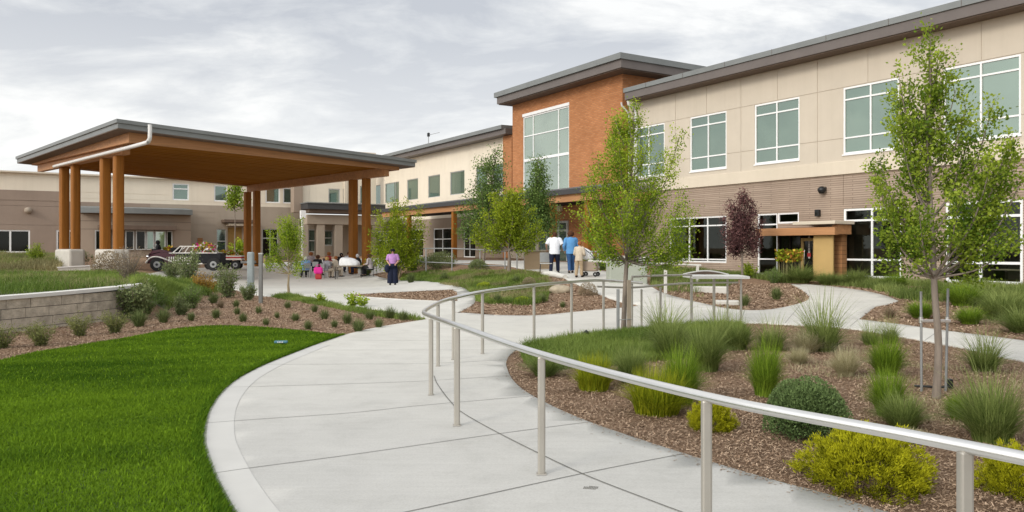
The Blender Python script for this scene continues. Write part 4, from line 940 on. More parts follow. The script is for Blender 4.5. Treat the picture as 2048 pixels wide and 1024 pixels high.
for i in range(nb):
    a, c = y0 + i * st + .075, y0 + (i + 1) * st - .075; dz = random.uniform(-.006, .006)
    b.hexa([(.936, a, sz(.93, a) + dz), (UW - .936, a, sz(UW, a) + dz), (UW - .936, c, sz(UW, c) + dz), (.936, c, sz(.93, c) + dz), (.936, a, sz(.93, a) + .05), (UW - .936, a, sz(UW, a) + .05), (UW - .936, c, sz(UW, c) + .05), (.936, c, sz(.93, c) + .05)])
b.build('soffit_boards', M['wood_soffit'], pc)
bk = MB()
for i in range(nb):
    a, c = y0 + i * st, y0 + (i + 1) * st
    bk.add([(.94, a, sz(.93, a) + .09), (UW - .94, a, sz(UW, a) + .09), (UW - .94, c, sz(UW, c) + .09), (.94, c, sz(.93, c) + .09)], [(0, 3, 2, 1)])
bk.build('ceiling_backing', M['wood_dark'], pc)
def cv(px, u):                                             # where a column seen at px stands on the line x = u
    k = (px - 1024) / FPX; p = CO + eu * u; return (k * p.y - p.x) / (ev.x - k * ev.y)
beams = ((1.15, 2.4, VW - 1.2), (15.2, .95, VW - .95))
for u, a, c in beams: MB().hexa([(u - .17, a, sz(u, a) - .52), (u + .17, a, sz(u, a) - .52), (u + .17, c, sz(u, c) - .52), (u - .17, c, sz(u, c) - .52), (u - .17, a, sz(u, a) - .012), (u + .17, a, sz(u, a) - .012), (u + .17, c, sz(u, c) - .012), (u - .17, c, sz(u, c) - .012)]).build('beam', M['wood_u'], pc)
for u, pxs, cut, ped in ((1.15, (237, 210.5), .0, True), (1.15, (151, 128.5), .0, True), (15.2, (732.5, 706.5), 0, False), (15.2, (513.5, 495), 0, False)):
    for px in pxs:
        v = cv(px, u); p = CO + eu * u + ev * v; zb_ = h1(p.x, p.y); k = p.y / FPX
        rr = {237: 9.3, 210.5: 9.3, 151: 8.2, 128.5: 8.4, 732.5: 7.6, 706.5: 7.9, 513.5: 6.4, 495: 6.4}[px] * k
        base = zb_ + (1.0 if ped else -.1)
        prof = [(rr, base), (rr, sz(u) - .525)]
        m = MB(); q = []
        for kk in range(20):
            an = 2 * math.pi * kk / 20; s_ = 1 / max(abs(math.cos(an)), abs(math.sin(an))); s_ = min(s_, 1.18); q.append((rr * s_ * math.cos(an), rr * s_ * math.sin(an)))
        vs = [(u + a, v + c, z) for z in (base, sz(u, v) - .525) for a, c in q]
        m.add(vs, [(j, (j + 1) % 20, 20 + (j + 1) % 20, 20 + j) for j in range(20)], 0, False); m.build('column', M['wood_col'], pc)
    if ped:
        va, vb = cv(pxs[0], u), cv(pxs[1], u); p = CO + eu * u + ev * (va + vb) / 2; zb_ = h1(p.x, p.y)
        MB().bbox(u - .42, u + .42, min(va, vb) - .36, max(va, vb) + .36, zb_ - .4, zb_ + 1.0 - .003, .12).build('pedestal', M['pedestal'], pc)
# white rainwater pipe running from the fascia along the column heads
u = .72; v0 = cv(292, u); v1 = cv(108, u)
zz = sz(u, 6) - .46; ze = sz(u, v1) - .46
MB().tube(spline([(u + .0, v0 - .5, rz(u) - .42), (u, v0 - .5, sz(u) - .02), (u, v0 - .35, zz + .05), (u, v0 + .6, zz - .02), (u + .02, (v0 + v1) / 2, (zz + ze) / 2 - .03), (u, v1, ze - .05)], 6), .088, 10).build('rainwater_pipe', M['white_pipe'], pc)
# ------------------------------------------------------------------ plant meshes
def leaf_quads(P, L, wid, tint, up=.5, dirs=None):
    """one small folded diamond per leaf"""
    n = len(P); d = rng.normal(0, 1, (n, 3)) if dirs is None else dirs + rng.normal(0, .55, (n, 3)); d[:, 2] += up * .0; d /= np.linalg.norm(d, axis=1)[:, None] + 1e-9
    q = rng.normal(0, 1, (n, 3)); q[:, 2] += up * 0; s = np.cross(d, q); s /= np.linalg.norm(s, axis=1)[:, None] + 1e-9
    L = np.asarray(L)[:, None] if np.ndim(L) else L; c = np.asarray(P)
    V = np.stack([c, c + d * L * .45 + s * L * wid, c + d * L, c + d * L * .45 - s * L * wid], 1).reshape(-1, 3)
    return V, (np.arange(n) * 4)[:, None] + np.array([[0, 1, 2, 3]]), np.repeat(tint, 4)
def tuft_mesh(name, mat, n, h, spread, wid, lean=(.2, .9), seg=3, droop=.0, base=.06, tall=0, tallh=1.6, flat=1.0):
    r = np.sqrt(rng.uniform(0, 1, n)) * base; a0 = rng.uniform(0, 6.283, n); P = np.column_stack([r * np.cos(a0), r * np.sin(a0), np.zeros(n)])
    ang = a0 + rng.normal(0, .7, n); u_ = rng.uniform(.03, 1.0, n) ** .8; ln = spread * u_ * lean[1]; hh = h * rng.uniform(.6, 1.0, n) * np.sqrt(1 - (.72 * u_) ** 2)
    tint = np.clip(rng.normal(.42, .3, n), 0, 1)
    if tall: hh[:tall] = h * rng.uniform(.9, tallh, tall); ln[:tall] *= 1.15; tint[:tall] = rng.uniform(.5, 1, tall)
    V, F, T = blades(P, hh, ang, ln, wid * np.ones(n), tint, seg, droop)
    return mesh_np(name, V, F, M[mat], T)
def dome_mesh(name, mat, n, r, h, L, wid=.3, lump=.18, shell=.35, seed=0, out=.8, lumps=16, lobes=False):
    """dense shrub: leaves in a lumpy shell, lumps lighter on their crests"""
    q = np.random.default_rng(seed); u = q.normal(0, 1, (n, 3)); u[:, 2] = np.abs(u[:, 2]) - .12; u /= np.linalg.norm(u, axis=1)[:, None]
    C = q.normal(0, 1, (lumps, 3)); C[:, 2] = np.abs(C[:, 2]); C /= np.linalg.norm(C, axis=1)[:, None]
    k = (u @ C.T).max(1); bumpy = 1 - lump + lump * ss((k - .72) / .24)
    f = 1 - shell * q.uniform(0, 1, n) ** 2.2; nl = 7 if lobes else 1
    lc = np.column_stack([q.uniform(-.42, .42, nl) * r, q.uniform(-.42, .42, nl) * r, q.uniform(.0, .34, nl) * h]) if lobes else np.zeros((1, 3)); lr = q.uniform(.50, .72, nl) if lobes else np.ones(1); k_ = q.integers(0, nl, n)
    P = lc[k_] + u * (bumpy * f * lr[k_])[:, None] * np.array([r, r, h]); P[:, 2] = np.maximum(P[:, 2] + .04 * h, .01)
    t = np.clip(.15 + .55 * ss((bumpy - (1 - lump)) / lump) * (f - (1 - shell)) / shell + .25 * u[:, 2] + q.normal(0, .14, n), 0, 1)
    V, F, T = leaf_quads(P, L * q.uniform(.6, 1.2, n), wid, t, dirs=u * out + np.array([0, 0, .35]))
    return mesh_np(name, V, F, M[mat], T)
def spray_mesh(name, mat, k, r, h, L, per=70, seed=0):
    """golden shrub: many soft needle sprays fanning outward"""
    q = np.random.default_rng(seed); u = q.normal(0, 1, (k, 3)); u[:, 2] = np.abs(u[:, 2]) * .9 + .02; u /= np.linalg.norm(u, axis=1)[:, None]
    f = q.uniform(.62, 1.02, k); g_ = 1 + .07 * np.sin(3 * np.arctan2(u[:, 1], u[:, 0]) + seed) + .05 * np.sin(5 * np.arctan2(u[:, 1], u[:, 0]) + 2 * seed) + q.normal(0, .05, k); C = u * (f * g_)[:, None] * np.array([r, r, h]); shade = np.clip(.18 + .95 * (f - .62) / .4 * (.45 + .55 * u[:, 2]), 0, 1)
    P = np.repeat(C, per, 0) + q.normal(0, 1, (k * per, 3)) * np.array([L * .5, L * .5, L * .45]); P[:, 2] = np.maximum(P[:, 2], .015); D = np.repeat(u, per, 0) + np.array([0, 0, .5])
    t = np.clip(np.repeat(shade, per) + q.normal(0, .12, k * per) - .15 * (np.repeat(u[:, 2], per) < .15), 0, 1)
    V, F, T = leaf_quads(P, L * q.uniform(.5, 1.0, k * per), .13, t, dirs=D * 1.2)
    return mesh_np(name, V, F, M[mat], T)
def twiggy_mesh(name, mat, stems, h, spread, leaves, L, seed=0, bark='bark', low=.12, wid=.32):
    """upright stems with small leaves along them; material 0 leaves, 1 stems"""
    q = np.random.default_rng(seed); VV = []; FF = []; TT = []; mi = []; o = 0; sv = MB()
    for i in range(stems):
        a = q.uniform(0, 6.283); rr = spread * math.sqrt(q.uniform(.02, 1)); hh = h * q.uniform(.6, 1) * (1 - .35 * rr / spread); b = np.array([math.cos(a) * rr * .15, math.sin(a) * rr * .15, 0]); e = np.array([math.cos(a) * rr, math.sin(a) * rr, hh])
        t = np.linspace(0, 1, 6)[:, None]; c = b + (e - b) * t; c[:, :2] = b[:2] + (e - b)[:2] * t ** 1.5
        sv.tube([tuple(p) for p in c], [.007 * h * (1.1 - x) + .002 for x in np.linspace(0, 1, 6)], 4, 1, False)
        m = leaves // stems; tt = q.uniform(low, 1, m); p = np.stack([np.interp(tt, t[:, 0], c[:, j]) for j in range(3)], 1) + q.normal(0, 1, (m, 3)) * h * .055 * np.array([1, 1, .6])
        v, f, ti = leaf_quads(p, L * q.uniform(.6, 1.2, m), wid, np.clip(.25 + .45 * tt + q.normal(0, .2, m), 0, 1), dirs=np.tile((e - b) / h, (m, 1)) + q.normal(0, .6, (m, 3)))
        VV.append(v); FF.append(f + o); TT.append(ti); o += len(v)
    V = np.vstack(VV + [np.array(sv.v)]); F = np.vstack(FF + [np.array(sv.f) + o]); T = np.concatenate(TT + [np.zeros(len(sv.v))])
    mi = np.concatenate([np.zeros(sum(len(f) for f in FF), int), np.ones(len(sv.f), int)])
    return mesh_np(name, V, F, [M[mat], M[bark]], T, midx=mi)

PLANT = {}
def variants(key, fn, k=3): PLANT[key] = [fn(i) for i in range(k)]
# every mesh is about one metre tall so a copy is scaled to its height
variants('tuft', lambda i: tuft_mesh('spiky_tuft', 'tuft', 300, 1.0, .75, .030, base=.16))
variants('tuft_dry', lambda i: tuft_mesh('dry_tuft', 'leaf_brown', 240, 1.0, .8, .03, base=.16), 1)
variants('feather', lambda i: twiggy_mesh('feathery_shrub', 'feather', 30, 1.0, .62, 2600, .085, i, low=.03, wid=.14))
variants('leafy', lambda i: twiggy_mesh('leafy_shrub', 'leaf_grey', 26, 1.0, .42, 3200, .062, 20 + i, low=.06))
variants('green_leafy', lambda i: twiggy_mesh('green_leafy_shrub', 'leaf_bright', 12, 1.0, .5, 500, .13, 30 + i, low=.1), 2)
variants('dense', lambda i: twiggy_mesh('dense_shrub', 'leaf_dark', 40, 1.0, .5, 5000, .055, 40 + i, low=.02, wid=.2), 2)
variants('tall', lambda i: twiggy_mesh('tall_wispy_shrub', 'leaf_grey', 16, 1.0, .27, 2600, .042, 50 + i, low=.08))
variants('bare', lambda i: twiggy_mesh('bare_twiggy_shrub', 'leaf_brown', 44, 1.0, .42, 1500, .03, 60 + i, low=.25), 1)
variants('orange', lambda i: twiggy_mesh('orange_shrub', 'leaf_orange', 26, 1.0, .5, 2600, .055, 70 + i, low=.1), 1)
variants('conifer', lambda i: twiggy_mesh('upright_conifer', 'leaf_tree', 40, 1.0, .32, 3200, .07, 75 + i, low=.02, wid=.2), 1)
variants('fountain', lambda i: tuft_mesh('fountain_grass', 'grass_green', 1600, 1.0, .95, .017, base=.32, seg=4, droop=.12, tall=60, tallh=1.15))
variants('blue', lambda i: tuft_mesh('fine_grass_clump', 'grass_blue', 1600, 1.0, 1.15, .016, base=.34, seg=4, droop=.15, tall=70, tallh=1.35))
variants('tallgrass', lambda i: tuft_mesh('tall_stem_grass', 'grass_blue', 800, .75, .8, .016, base=.25, seg=4, droop=.1, tall=170, tallh=1.75), 2)
variants('goldgrass', lambda i: tuft_mesh('golden_grass', 'grass_gold', 1900, 1.0, 1.25, .022, base=.62, seg=3, lean=(.1, .8)), 2)
variants('pale', lambda i: tuft_mesh('straw_grass', 'grass_pale', 1300, 1.0, 1.25, .02, base=.4, seg=4, droop=.15), 2)
variants('dome', lambda i: dome_mesh('dome_shrub', 'dome_shrub', 30000, .72, .98, .042, .28, .26, .42, 80 + i, lumps=30, lobes=True), 1)
variants('round', lambda i: dome_mesh('rounded_shrub', 'leaf_grey', 5000, 1.0, .95, .08, .22, .12, .4, 85 + i, lobes=True), 2)
variants('roundbrown', lambda i: dome_mesh('rounded_shrub', 'leaf_brown', 2600, .75, .95, .09, .2, .2, .6, 88 + i), 1)
variants('gold', lambda i: spray_mesh('golden_shrub', 'gold_shrub', 620, 1.02, .95, .085, 62, 90 + i), 2)
variants('mat', lambda i: dome_mesh('low_mat_shrub', 'leaf_yellow', 1800, 1.3, .9, .14, .25, .2, .5, 95 + i), 1)
PGROUP = {'fountain': 'bright green ornamental grass clumps', 'blue': 'grey green ornamental grass clumps', 'tallgrass': 'tall stem grasses in the right bed', 'goldgrass': 'golden grass mounds', 'pale': 'straw coloured grasses',
          'gold': 'golden green shrubs along the rail', 'round': 'rounded grey green shrubs', 'roundbrown': 'dry brown rounded shrubs', 'leafy': 'leafy shrubs in the left bed', 'dense': 'dense dark shrubs', 'tall': 'tall wispy shrubs at the plaza edge',
          'green_leafy': 'bright leafy shrubs', 'mat': 'low mat plants in the middle bed', 'bare': 'bare twiggy shrubs', 'tuft': 'grass tufts', 'tuft_dry': 'dry grass tufts'}
def plant(key, px, py, hpx, name, label, cat='shrub', group=None, wpx=None, q=None, base=None):
    group = group or PGROUP.get(key)
    q = q if q is not None else random.Random(int(px * 7 + py * 13)); p = base if base is not None else G(px, py)
    if px > 1330 and FA.x(px, 0) < XE and (p.xy - FA.o).dot(FA.ey) > -.7: p = ground_at(px, FA.Y(px, -.9))
    me = PLANT[key][q.randrange(len(PLANT[key]))]
    co = np.zeros(len(me.vertices) * 3, np.float32); me.vertices.foreach_get('co', co); co = co.reshape(-1, 3); mh = np.percentile(co[:, 2], 98.5); s = hpx * p.y / FPX / mh; o = bpy.data.objects.new(name, me)
    asp = 1.0
    if wpx: 
        asp = (wpx / hpx) / (2 * np.percentile(np.hypot(co[:, 0], co[:, 1]), 94) / mh)
    o.location = (p.x, p.y, p.z - .01); o.rotation_euler = (q.uniform(-.05, .05), q.uniform(-.05, .05), q.uniform(0, 6.283)); o.scale = (s * asp, s * asp * q.uniform(.92, 1.08), s)
    return link(o, None, label, cat, group)
ORD = ['first', 'second', 'third', 'fourth', 'fifth', 'sixth', 'seventh', 'eighth', 'ninth', 'tenth', 'eleventh', 'twelfth']
def row(key, name, spots, text, cat='shrub', group=None):
    for i, (x, y, hp) in enumerate(sorted(spots)): plant(key, x, y, hp, name, text.format(ORD[i]), cat, group)

# left bed: rounded feathery shrubs along the wall foot, tufts in staggered rows
row('feather', 'feathery_shrub', [(7, 696, 44), (84, 691, 44), (160, 672, 42), (229, 666, 42)], 'rounded feathery shrub at the block wall foot, {} from the left edge', 'shrub', 'feathery shrubs along the block wall')
row('tuft', 'spiky_tuft', [(278, 653, 36), (327, 645, 32), (382, 642, 20), (432, 637, 22)], 'spiky green tuft on mulch above the lawn, {} after the wall', 'grass tuft', 'tufts in the left mulch bed')
row('tuft', 'spiky_tuft', [(486, 644, 21), (532, 651, 17), (591, 642, 19), (616, 659, 21), (669, 655, 18), (716, 664, 31)], 'small grey green tuft in the row nearest the lawn tip, {} from left', 'grass tuft', 'tufts in the left mulch bed')
row('tuft', 'spiky_tuft', [(474, 629, 17), (517, 627, 17), (554, 636, 14), (649, 639, 23), (694, 647, 26), (757, 656, 22)], 'small grey green tuft in the second row from the lawn, {} from left', 'grass tuft', 'tufts in the left mulch bed')
row('tuft', 'spiky_tuft', [(427, 607, 24), (472, 614, 17), (575, 617, 17), (629, 624, 18), (740, 639, 21), (780, 637, 27), (806, 641, 23)], 'small grey green tuft in the back row of the left bed, {} from left', 'grass tuft', 'tufts in the left mulch bed')
plant('tuft_dry', 441, 616, 18, 'dry_tuft', 'single brownish dry tuft among the green tufts left of the lamp post', 'grass tuft')
for a in (('leafy', 268, 638, 68, 'leafy_shrub', 'tall grey green leafy shrub hiding the right end of the block wall'),
          ('dense', 308, 622, 40, 'dense_shrub', 'dark dense shrub just right of the wall end'),
          ('dense', 291, 630, 40, 'dense_shrub', 'dark shrub directly beside the tall leafy shrub at the wall end'),
          ('dense', 382, 617, 44, 'dense_shrub', 'dark round shrub left of the orange shrub, above the mulch'),
          ('leafy', 362, 630, 36, 'leafy_shrub', 'blue green leafy shrub in front of the dark round shrub'),
          ('bare', 257, 563, 66, 'bare_twiggy_shrub', 'bare brown upright twiggy shrub behind the wall end'),
          ('tall', 342, 567, 48, 'tall_wispy_shrub', 'thin wispy green shrub in front of the parade car wheel'),
          ('tall', 378, 570, 66, 'tall_wispy_shrub', 'tall wispy shrub in front of the white car rack'),
          ('orange', 413, 588, 40, 'orange_shrub', 'orange leaved shrub at the plaza edge'),
          ('tall', 457, 596, 64, 'tall_wispy_shrub', 'tallest grey green wispy shrub beside the grey bollard'),
          ('leafy', 496, 601, 32, 'leafy_shrub', 'small leafy shrub between bollard and lamp post'),
          ('green_leafy', 642, 607, 21, 'green_leafy_shrub', 'small broad leaved seedling in the back grass strip'),
          ('green_leafy', 705, 616, 30, 'green_leafy_shrub', 'leafy green twin stem shrub at the back edge beside the triangular bed'),
          ('green_leafy', 725, 613, 22, 'green_leafy_shrub', 'lower leafy shrub right of the twin stem shrub'),
          ('round', 147, 532, 30, 'rounded_shrub', 'grey rounded shrub in front of the left column pedestal'),
          ('roundbrown', 218, 545, 42, 'rounded_shrub', 'grey brown twiggy rounded shrub against the near column pedestal'),
          ('conifer', 71, 532, 42, 'upright_conifer', 'upright green conifer shrub beside the left window'),
          ('roundbrown', 288, 508, 26, 'rounded_shrub', 'dry brown bush below the bowed bay windows'),
          ('green_leafy', 303, 505, 34, 'green_leafy_shrub', 'bright green potted bush in front of the pale bay window'),
          ('green_leafy', 474, 515, 36, 'green_leafy_shrub', 'bright yellow green bush in front of the golden panel'),
          ('round', 958, 541, 22, 'rounded_shrub', 'neat grey green rounded shrub in front of the porch railing'),
          ('round', 880, 537, 32, 'rounded_shrub', 'blue green round shrub behind the porch railing posts'),
          ('dense', 824, 541, 40, 'dense_shrub', 'dark brownish shrub at the left end of the porch railing'),
          ('tuft', 888, 562, 20, 'spiky_tuft', 'wide green grass tuft in the middle bed below the porch railing'),
          ('tuft', 822, 566, 22, 'spiky_tuft', 'grey green tuft beside the standing person'),
          ('dense', 733, 552, 26, 'dense_shrub', 'green shrub beside the seated group and white table'),
          ('mat', 968, 576, 12, 'low_mat_shrub', 'bright green low mat plant in the middle bed'),
          ('tuft', 1032, 566, 18, 'spiky_tuft', 'green tuft right of the forked tree in the middle bed'),
          ('roundbrown', 1058, 572, 18, 'rounded_shrub', 'rusty orange low shrub beside the boulder'),
          ('mat', 1045, 606, 13, 'low_mat_shrub', 'yellow green mat plant at the front of the middle bed'),
          ('tuft', 1085, 605, 20, 'spiky_tuft', 'green tuft between two rail posts in the middle bed'),
          ('tuft', 1125, 615, 14, 'spiky_tuft', 'small low tuft below the boulder'),
          ('tuft', 995, 606, 22, 'spiky_tuft', 'broad green tuft at the front left of the middle bed'),
          ('roundbrown', 1175, 590, 26, 'rounded_shrub', 'brown grassy clump on the right shoulder of the middle bed'),
          ('tuft', 1553, 600, 28, 'spiky_tuft', 'green tuft on the mulch near the inner bend of the right path'),
          ('dense', 1548, 566, 28, 'dense_shrub', 'round green shrub left of the tan door panel'),
          ('green_leafy', 1500, 556, 30, 'green_leafy_shrub', 'yellow green shrub under the purple tree'),
          ('tuft', 1490, 612, 26, 'spiky_tuft', 'blue green tuft beside the pale stone slab'),
          ('blue', 1600, 566, 34, 'fine_grass_clump', 'dense grass clump below the flower pots at the entry'),
          ('blue', 1655, 570, 26, 'fine_grass_clump', 'grass clump in front of the tan door panel'),
          ('blue', 1712, 572, 32, 'fine_grass_clump', 'grass clump under the left pane of the middle ground floor window'),
          ('fountain', 1790, 577, 30, 'fountain_grass', 'bright grass clump below the brick between two windows'),
          ('fountain', 1842, 636, 34, 'fountain_grass', 'green grass clump left of the staked tree in the back bed'),
          ('fountain', 1925, 612, 44, 'fountain_grass', 'large green grass clump right of the staked tree trunk'),
          ('blue', 2005, 640, 56, 'fine_grass_clump', 'grey green grass clump in the back bed near the right edge'),
          ('fountain', 1940, 648, 34, 'fountain_grass', 'low green grass clump at the back path edge right of the trunk'),
          ('blue', 2046, 665, 50, 'fine_grass_clump', 'grass clump cut by the right picture edge in the back bed'),
          ('tuft_dry', 1780, 636, 26, 'dry_tuft', 'dry reddish tuft at the tip of the back right bed'),
          ('bare', 1262, 524, 22, 'bare_twiggy_shrub', 'low brown trailing plant on the planter box'),
          ('dense', 1328, 545, 34, 'dense_shrub', 'dark green shrub right of the planter box'),
          ('dense', 1205, 540, 26, 'dense_shrub', 'dark shrub left of the planter box'),
          ('dense', 1180, 536, 30, 'dense_shrub', 'dark shrub beneath the far end of the patio railing')):
    plant(a[0], *a[1:4], a[4], a[5], 'grass clump' if 'grass' in a[4] else 'grass tuft' if 'tuft' in a[4] else 'shrub')
# right foreground bed
for key, px, py, wp, hp, nm, lab in (
        ('gold', 1734, 968, 236, 108, 'golden_shrub', 'large golden green shrub below the rail in the right foreground'),
        ('gold', 1422, 858, 92, 58, 'golden_shrub', 'small golden shrub beside the rail post on the mulch'),
        ('gold', 2046, 985, 150, 92, 'golden_shrub', 'golden shrub cut by the right edge under the rail'),
        ('dome', 1594, 876, 165, 112, 'dome_shrub', 'dark green dome shaped shrub behind the rail'),
        ('goldgrass', 1312, 826, 140, 92, 'golden_grass', 'golden tipped grass mound in front of the bright green grass'),
        ('fountain', 1362, 806, 110, 108, 'fountain_grass', 'bright green upright grass behind the golden mound'),
        ('goldgrass', 1188, 780, 92, 72, 'golden_grass', 'yellow grass mound below the rail at the bed tip'),
        ('blue', 1262, 765, 100, 72, 'fine_grass_clump', 'soft green grass clump right of the yellow mound'),
        ('blue', 1088, 752, 100, 46, 'fine_grass_clump', 'low green grass clump at the bed tip beside the path'),
        ('blue', 1412, 742, 120, 92, 'fine_grass_clump', 'big arching grey green grass clump on the turf'),
        ('blue', 1340, 716, 110, 78, 'fine_grass_clump', 'grey green grass clump left of the big arching one'),
        ('tallgrass', 1330, 690, 120, 80, 'tall_stem_grass', 'grass with long thin stems in front of the second railing'),
        ('blue', 1472, 700, 100, 62, 'fine_grass_clump', 'grass clump behind the big arching one, toward the sign rail'),
        ('tallgrass', 1440, 690, 90, 70, 'tall_stem_grass', 'tall stem grass below the sloped sign rail'),
        ('fountain', 1528, 792, 90, 108, 'fountain_grass', 'bright green narrow grass clump above the dark dome shrub'),
        ('tallgrass', 1545, 700, 90, 62, 'tall_stem_grass', 'tall wispy grass at the back of the right bed, left one'),
        ('tallgrass', 1645, 702, 130, 104, 'tall_stem_grass', 'largest tall stem grass at the path edge of the right bed'),
        ('pale', 1616, 704, 90, 42, 'straw_grass', 'straw coloured grass at the foot of the tall stem grass'),
        ('pale', 1597, 728, 56, 34, 'straw_grass', 'small tan grass tuft on mulch, lowest of the straw ones'),
        ('pale', 1692, 752, 80, 56, 'straw_grass', 'pale rounded straw grass right of the tan tuft'),
        ('fountain', 1772, 752, 94, 76, 'fountain_grass', 'round green grass clump right of the pale straw grass'),
        ('fountain', 1776, 832, 100, 92, 'fountain_grass', 'green grass clump in front of the round green one'),
        ('blue', 1806, 858, 120, 72, 'fine_grass_clump', 'silvery green grass clump just behind the rail'),
        ('tallgrass', 1740, 690, 60, 46, 'tall_stem_grass', 'thin tall grass tuft on the back edge left of the stakes'),
        ('tallgrass', 1780, 688, 60, 50, 'tall_stem_grass', 'thin tall grass tuft on the back edge nearest the stakes'),
        ('tallgrass', 1968, 742, 110, 78, 'tall_stem_grass', 'stemmy grass clump by the path right of the staked tree'),
        ('blue', 1984, 884, 180, 132, 'fine_grass_clump', 'largest grass clump at the right edge in front of the stakes'),
        ('fountain', 1916, 838, 70, 52, 'fountain_grass', 'small green grass clump at the foot of the right stake'),
        ('pale', 1822, 884, 90, 26, 'straw_grass', 'dry straw grass under the silvery clump, against the rail')):
    plant(key, px, py, hp, nm, lab, 'grass clump' if 'grass' in nm else 'shrub', None, wp)

# ------------------------------------------------------------------ trees
def tree(name, label, px, py, tips, height_px, trunk_w, crown0, mat, bark='bark', leaves=5000, L=.055, seed=1, depth=.6, extra=10, lean=0, multi=1, base=None, cluster=.11, start=(.25, .75), group=None, leader=True, wid=.32, wob=.003):
    """trunk with limbs reaching the outline points measured on the photograph (dx, dy in pixels from the foot); leaves gather along the limbs"""
    q = np.random.default_rng(seed); p = base if base is not None else G(px, py); k = p.y / FPX; Ht = height_px * k
    root = empty(name, p, 0, label, 'tree', group); tr = MB(); lm = MB(); pts = []; dirs = []; wt = []
    r0 = trunk_w * k / 2; top = Vector((lean * k, 0, Ht * (1 if leader else crown0 + .12)))
    tp = [Vector((0, 0, -.05))] + [Vector((top.x * t + (q.normal(0, wob) * Ht), q.normal(0, wob) * Ht, Ht * (1 if leader else crown0 + .12) * t)) for t in (.15, .3, .45, .6, .75, .9, 1)]
    tp = spline(tp, 3); n = len(tp); tr.tube(tp, [r0 * (1.15 if i == 0 else 1) * (1 - .9 * i / (n - 1)) + .004 for i in range(n)], 8)
    for i in range(1, multi):
        a = q.uniform(0, 6.283); e = Vector((math.cos(a) * Ht * .16, math.sin(a) * Ht * .12, Ht * crown0 * 1.6)); tr.tube(spline([(0, 0, -.05), e * .45 + Vector((0, 0, Ht * .05)), e], 4), [r0 * .8 * (1 - .07 * j) for j in range(9)], 6)
    def on_trunk(z):
        for a, b in zip(tp, tp[1:]):
            if a.z <= z <= b.z: return a + (b - a) * ((z - a.z) / max(b.z - a.z, 1e-6))
        return tp[-1]
    limbs = []
    for dx, dy in tips:
        e = Vector((dx * k, q.normal(0, depth) * (abs(dx) * k * .5 + .15), dy * k)); limbs.append(e)
    for i in range(extra):                                     # limbs reaching toward and away from the viewer
        z = Ht * (crown0 + (1 - crown0) * q.uniform(.12, .88)); m = max(abs(t[0]) for t in tips) * k; wz = m * .72 * (1 - ((z / Ht - crown0) / (1 - crown0))) ** .8
        a = q.uniform(0, 6.283); limbs.append(Vector((math.cos(a) * wz * .8, math.sin(a) * wz, z + .04 * Ht)))
    for e in limbs:
        rad = math.hypot(e.x, e.y); zs = max(Ht * crown0 * .92, e.z - rad * q.uniform(1.3, 2.2) - .05 * Ht); zs = min(zs, Ht * .9 if leader else tp[-1].z); s = on_trunk(zs)
        m = (s + e) / 2 + Vector((e.x - s.x, e.y - s.y, 0)) * .12 - Vector((0, 0, .03 * Ht))
        c = spline([s, m, e], 6); ln = sum((b - a).length for a, b in zip(c, c[1:])); nn = len(c)
        rb = r0 * .42 * min(1, .5 + ln / Ht); lm.tube([tuple(v) for v in c], [rb * (1 - .88 * i / (nn - 1)) + .0015 for i in range(nn)], 5, 0, False)
        f0 = q.uniform(*start) * .6; cnt = max(3, int(ln / (Ht * .028)))
        for i in range(cnt):                                   # twigs
            t = f0 + (1 - f0) * (i + q.uniform(0, 1)) / cnt; j = min(int(t * (nn - 1)), nn - 2); b = c[j] + (c[j + 1] - c[j]) * (t * (nn - 1) - j); d = (c[j + 1] - c[j]).normalized()
            tl = Ht * .075 * q.uniform(.5, 1.2) * (1.15 - .6 * t); a = Vector(q.normal(0, 1, 3)); a = (a - d * a.dot(d)).normalized(); tw = (d * .7 + a * .8 + Vector((0, 0, .35))).normalized() * tl
            lm.tube([tuple(b), tuple(b + tw * .5 + Vector((0, 0, .01))), tuple(b + tw)], [.0028, .002, .0012], 3, 0, False)
            pts.append((b, b + tw)); wt.append(tl)
    if leader:
        for i in range(int(14 + Ht * 3)):
            t = crown0 + (1 - crown0) * q.uniform(.05, 1); b = on_trunk(Ht * t * .999); a = q.uniform(0, 6.283); tl = Ht * .06 * (1.3 - t); tw = Vector((math.cos(a) * tl, math.sin(a) * tl, tl * .9)); pts.append((b, b + tw)); wt.append(tl)
    B = np.array([a[:] for a, b in pts]); E = np.array([b[:] for a, b in pts]); wt = np.array(wt); wt /= wt.sum()
    idx = q.choice(len(B), leaves, p=wt); t = q.uniform(.1, 1.12, leaves)[:, None]; base_t = q.normal(.40, .24, len(B))
    P = B[idx] + (E[idx] - B[idx]) * t + q.normal(0, 1, (leaves, 3)) * cluster * Ht * .13
    D = (E - B)[idx]; D /= np.linalg.norm(D, axis=1)[:, None] + 1e-9
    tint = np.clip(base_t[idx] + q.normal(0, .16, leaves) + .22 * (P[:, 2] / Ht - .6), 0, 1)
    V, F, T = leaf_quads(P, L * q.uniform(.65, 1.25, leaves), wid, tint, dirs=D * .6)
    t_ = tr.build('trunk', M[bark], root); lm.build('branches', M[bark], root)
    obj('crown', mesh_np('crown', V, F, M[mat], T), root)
    return root
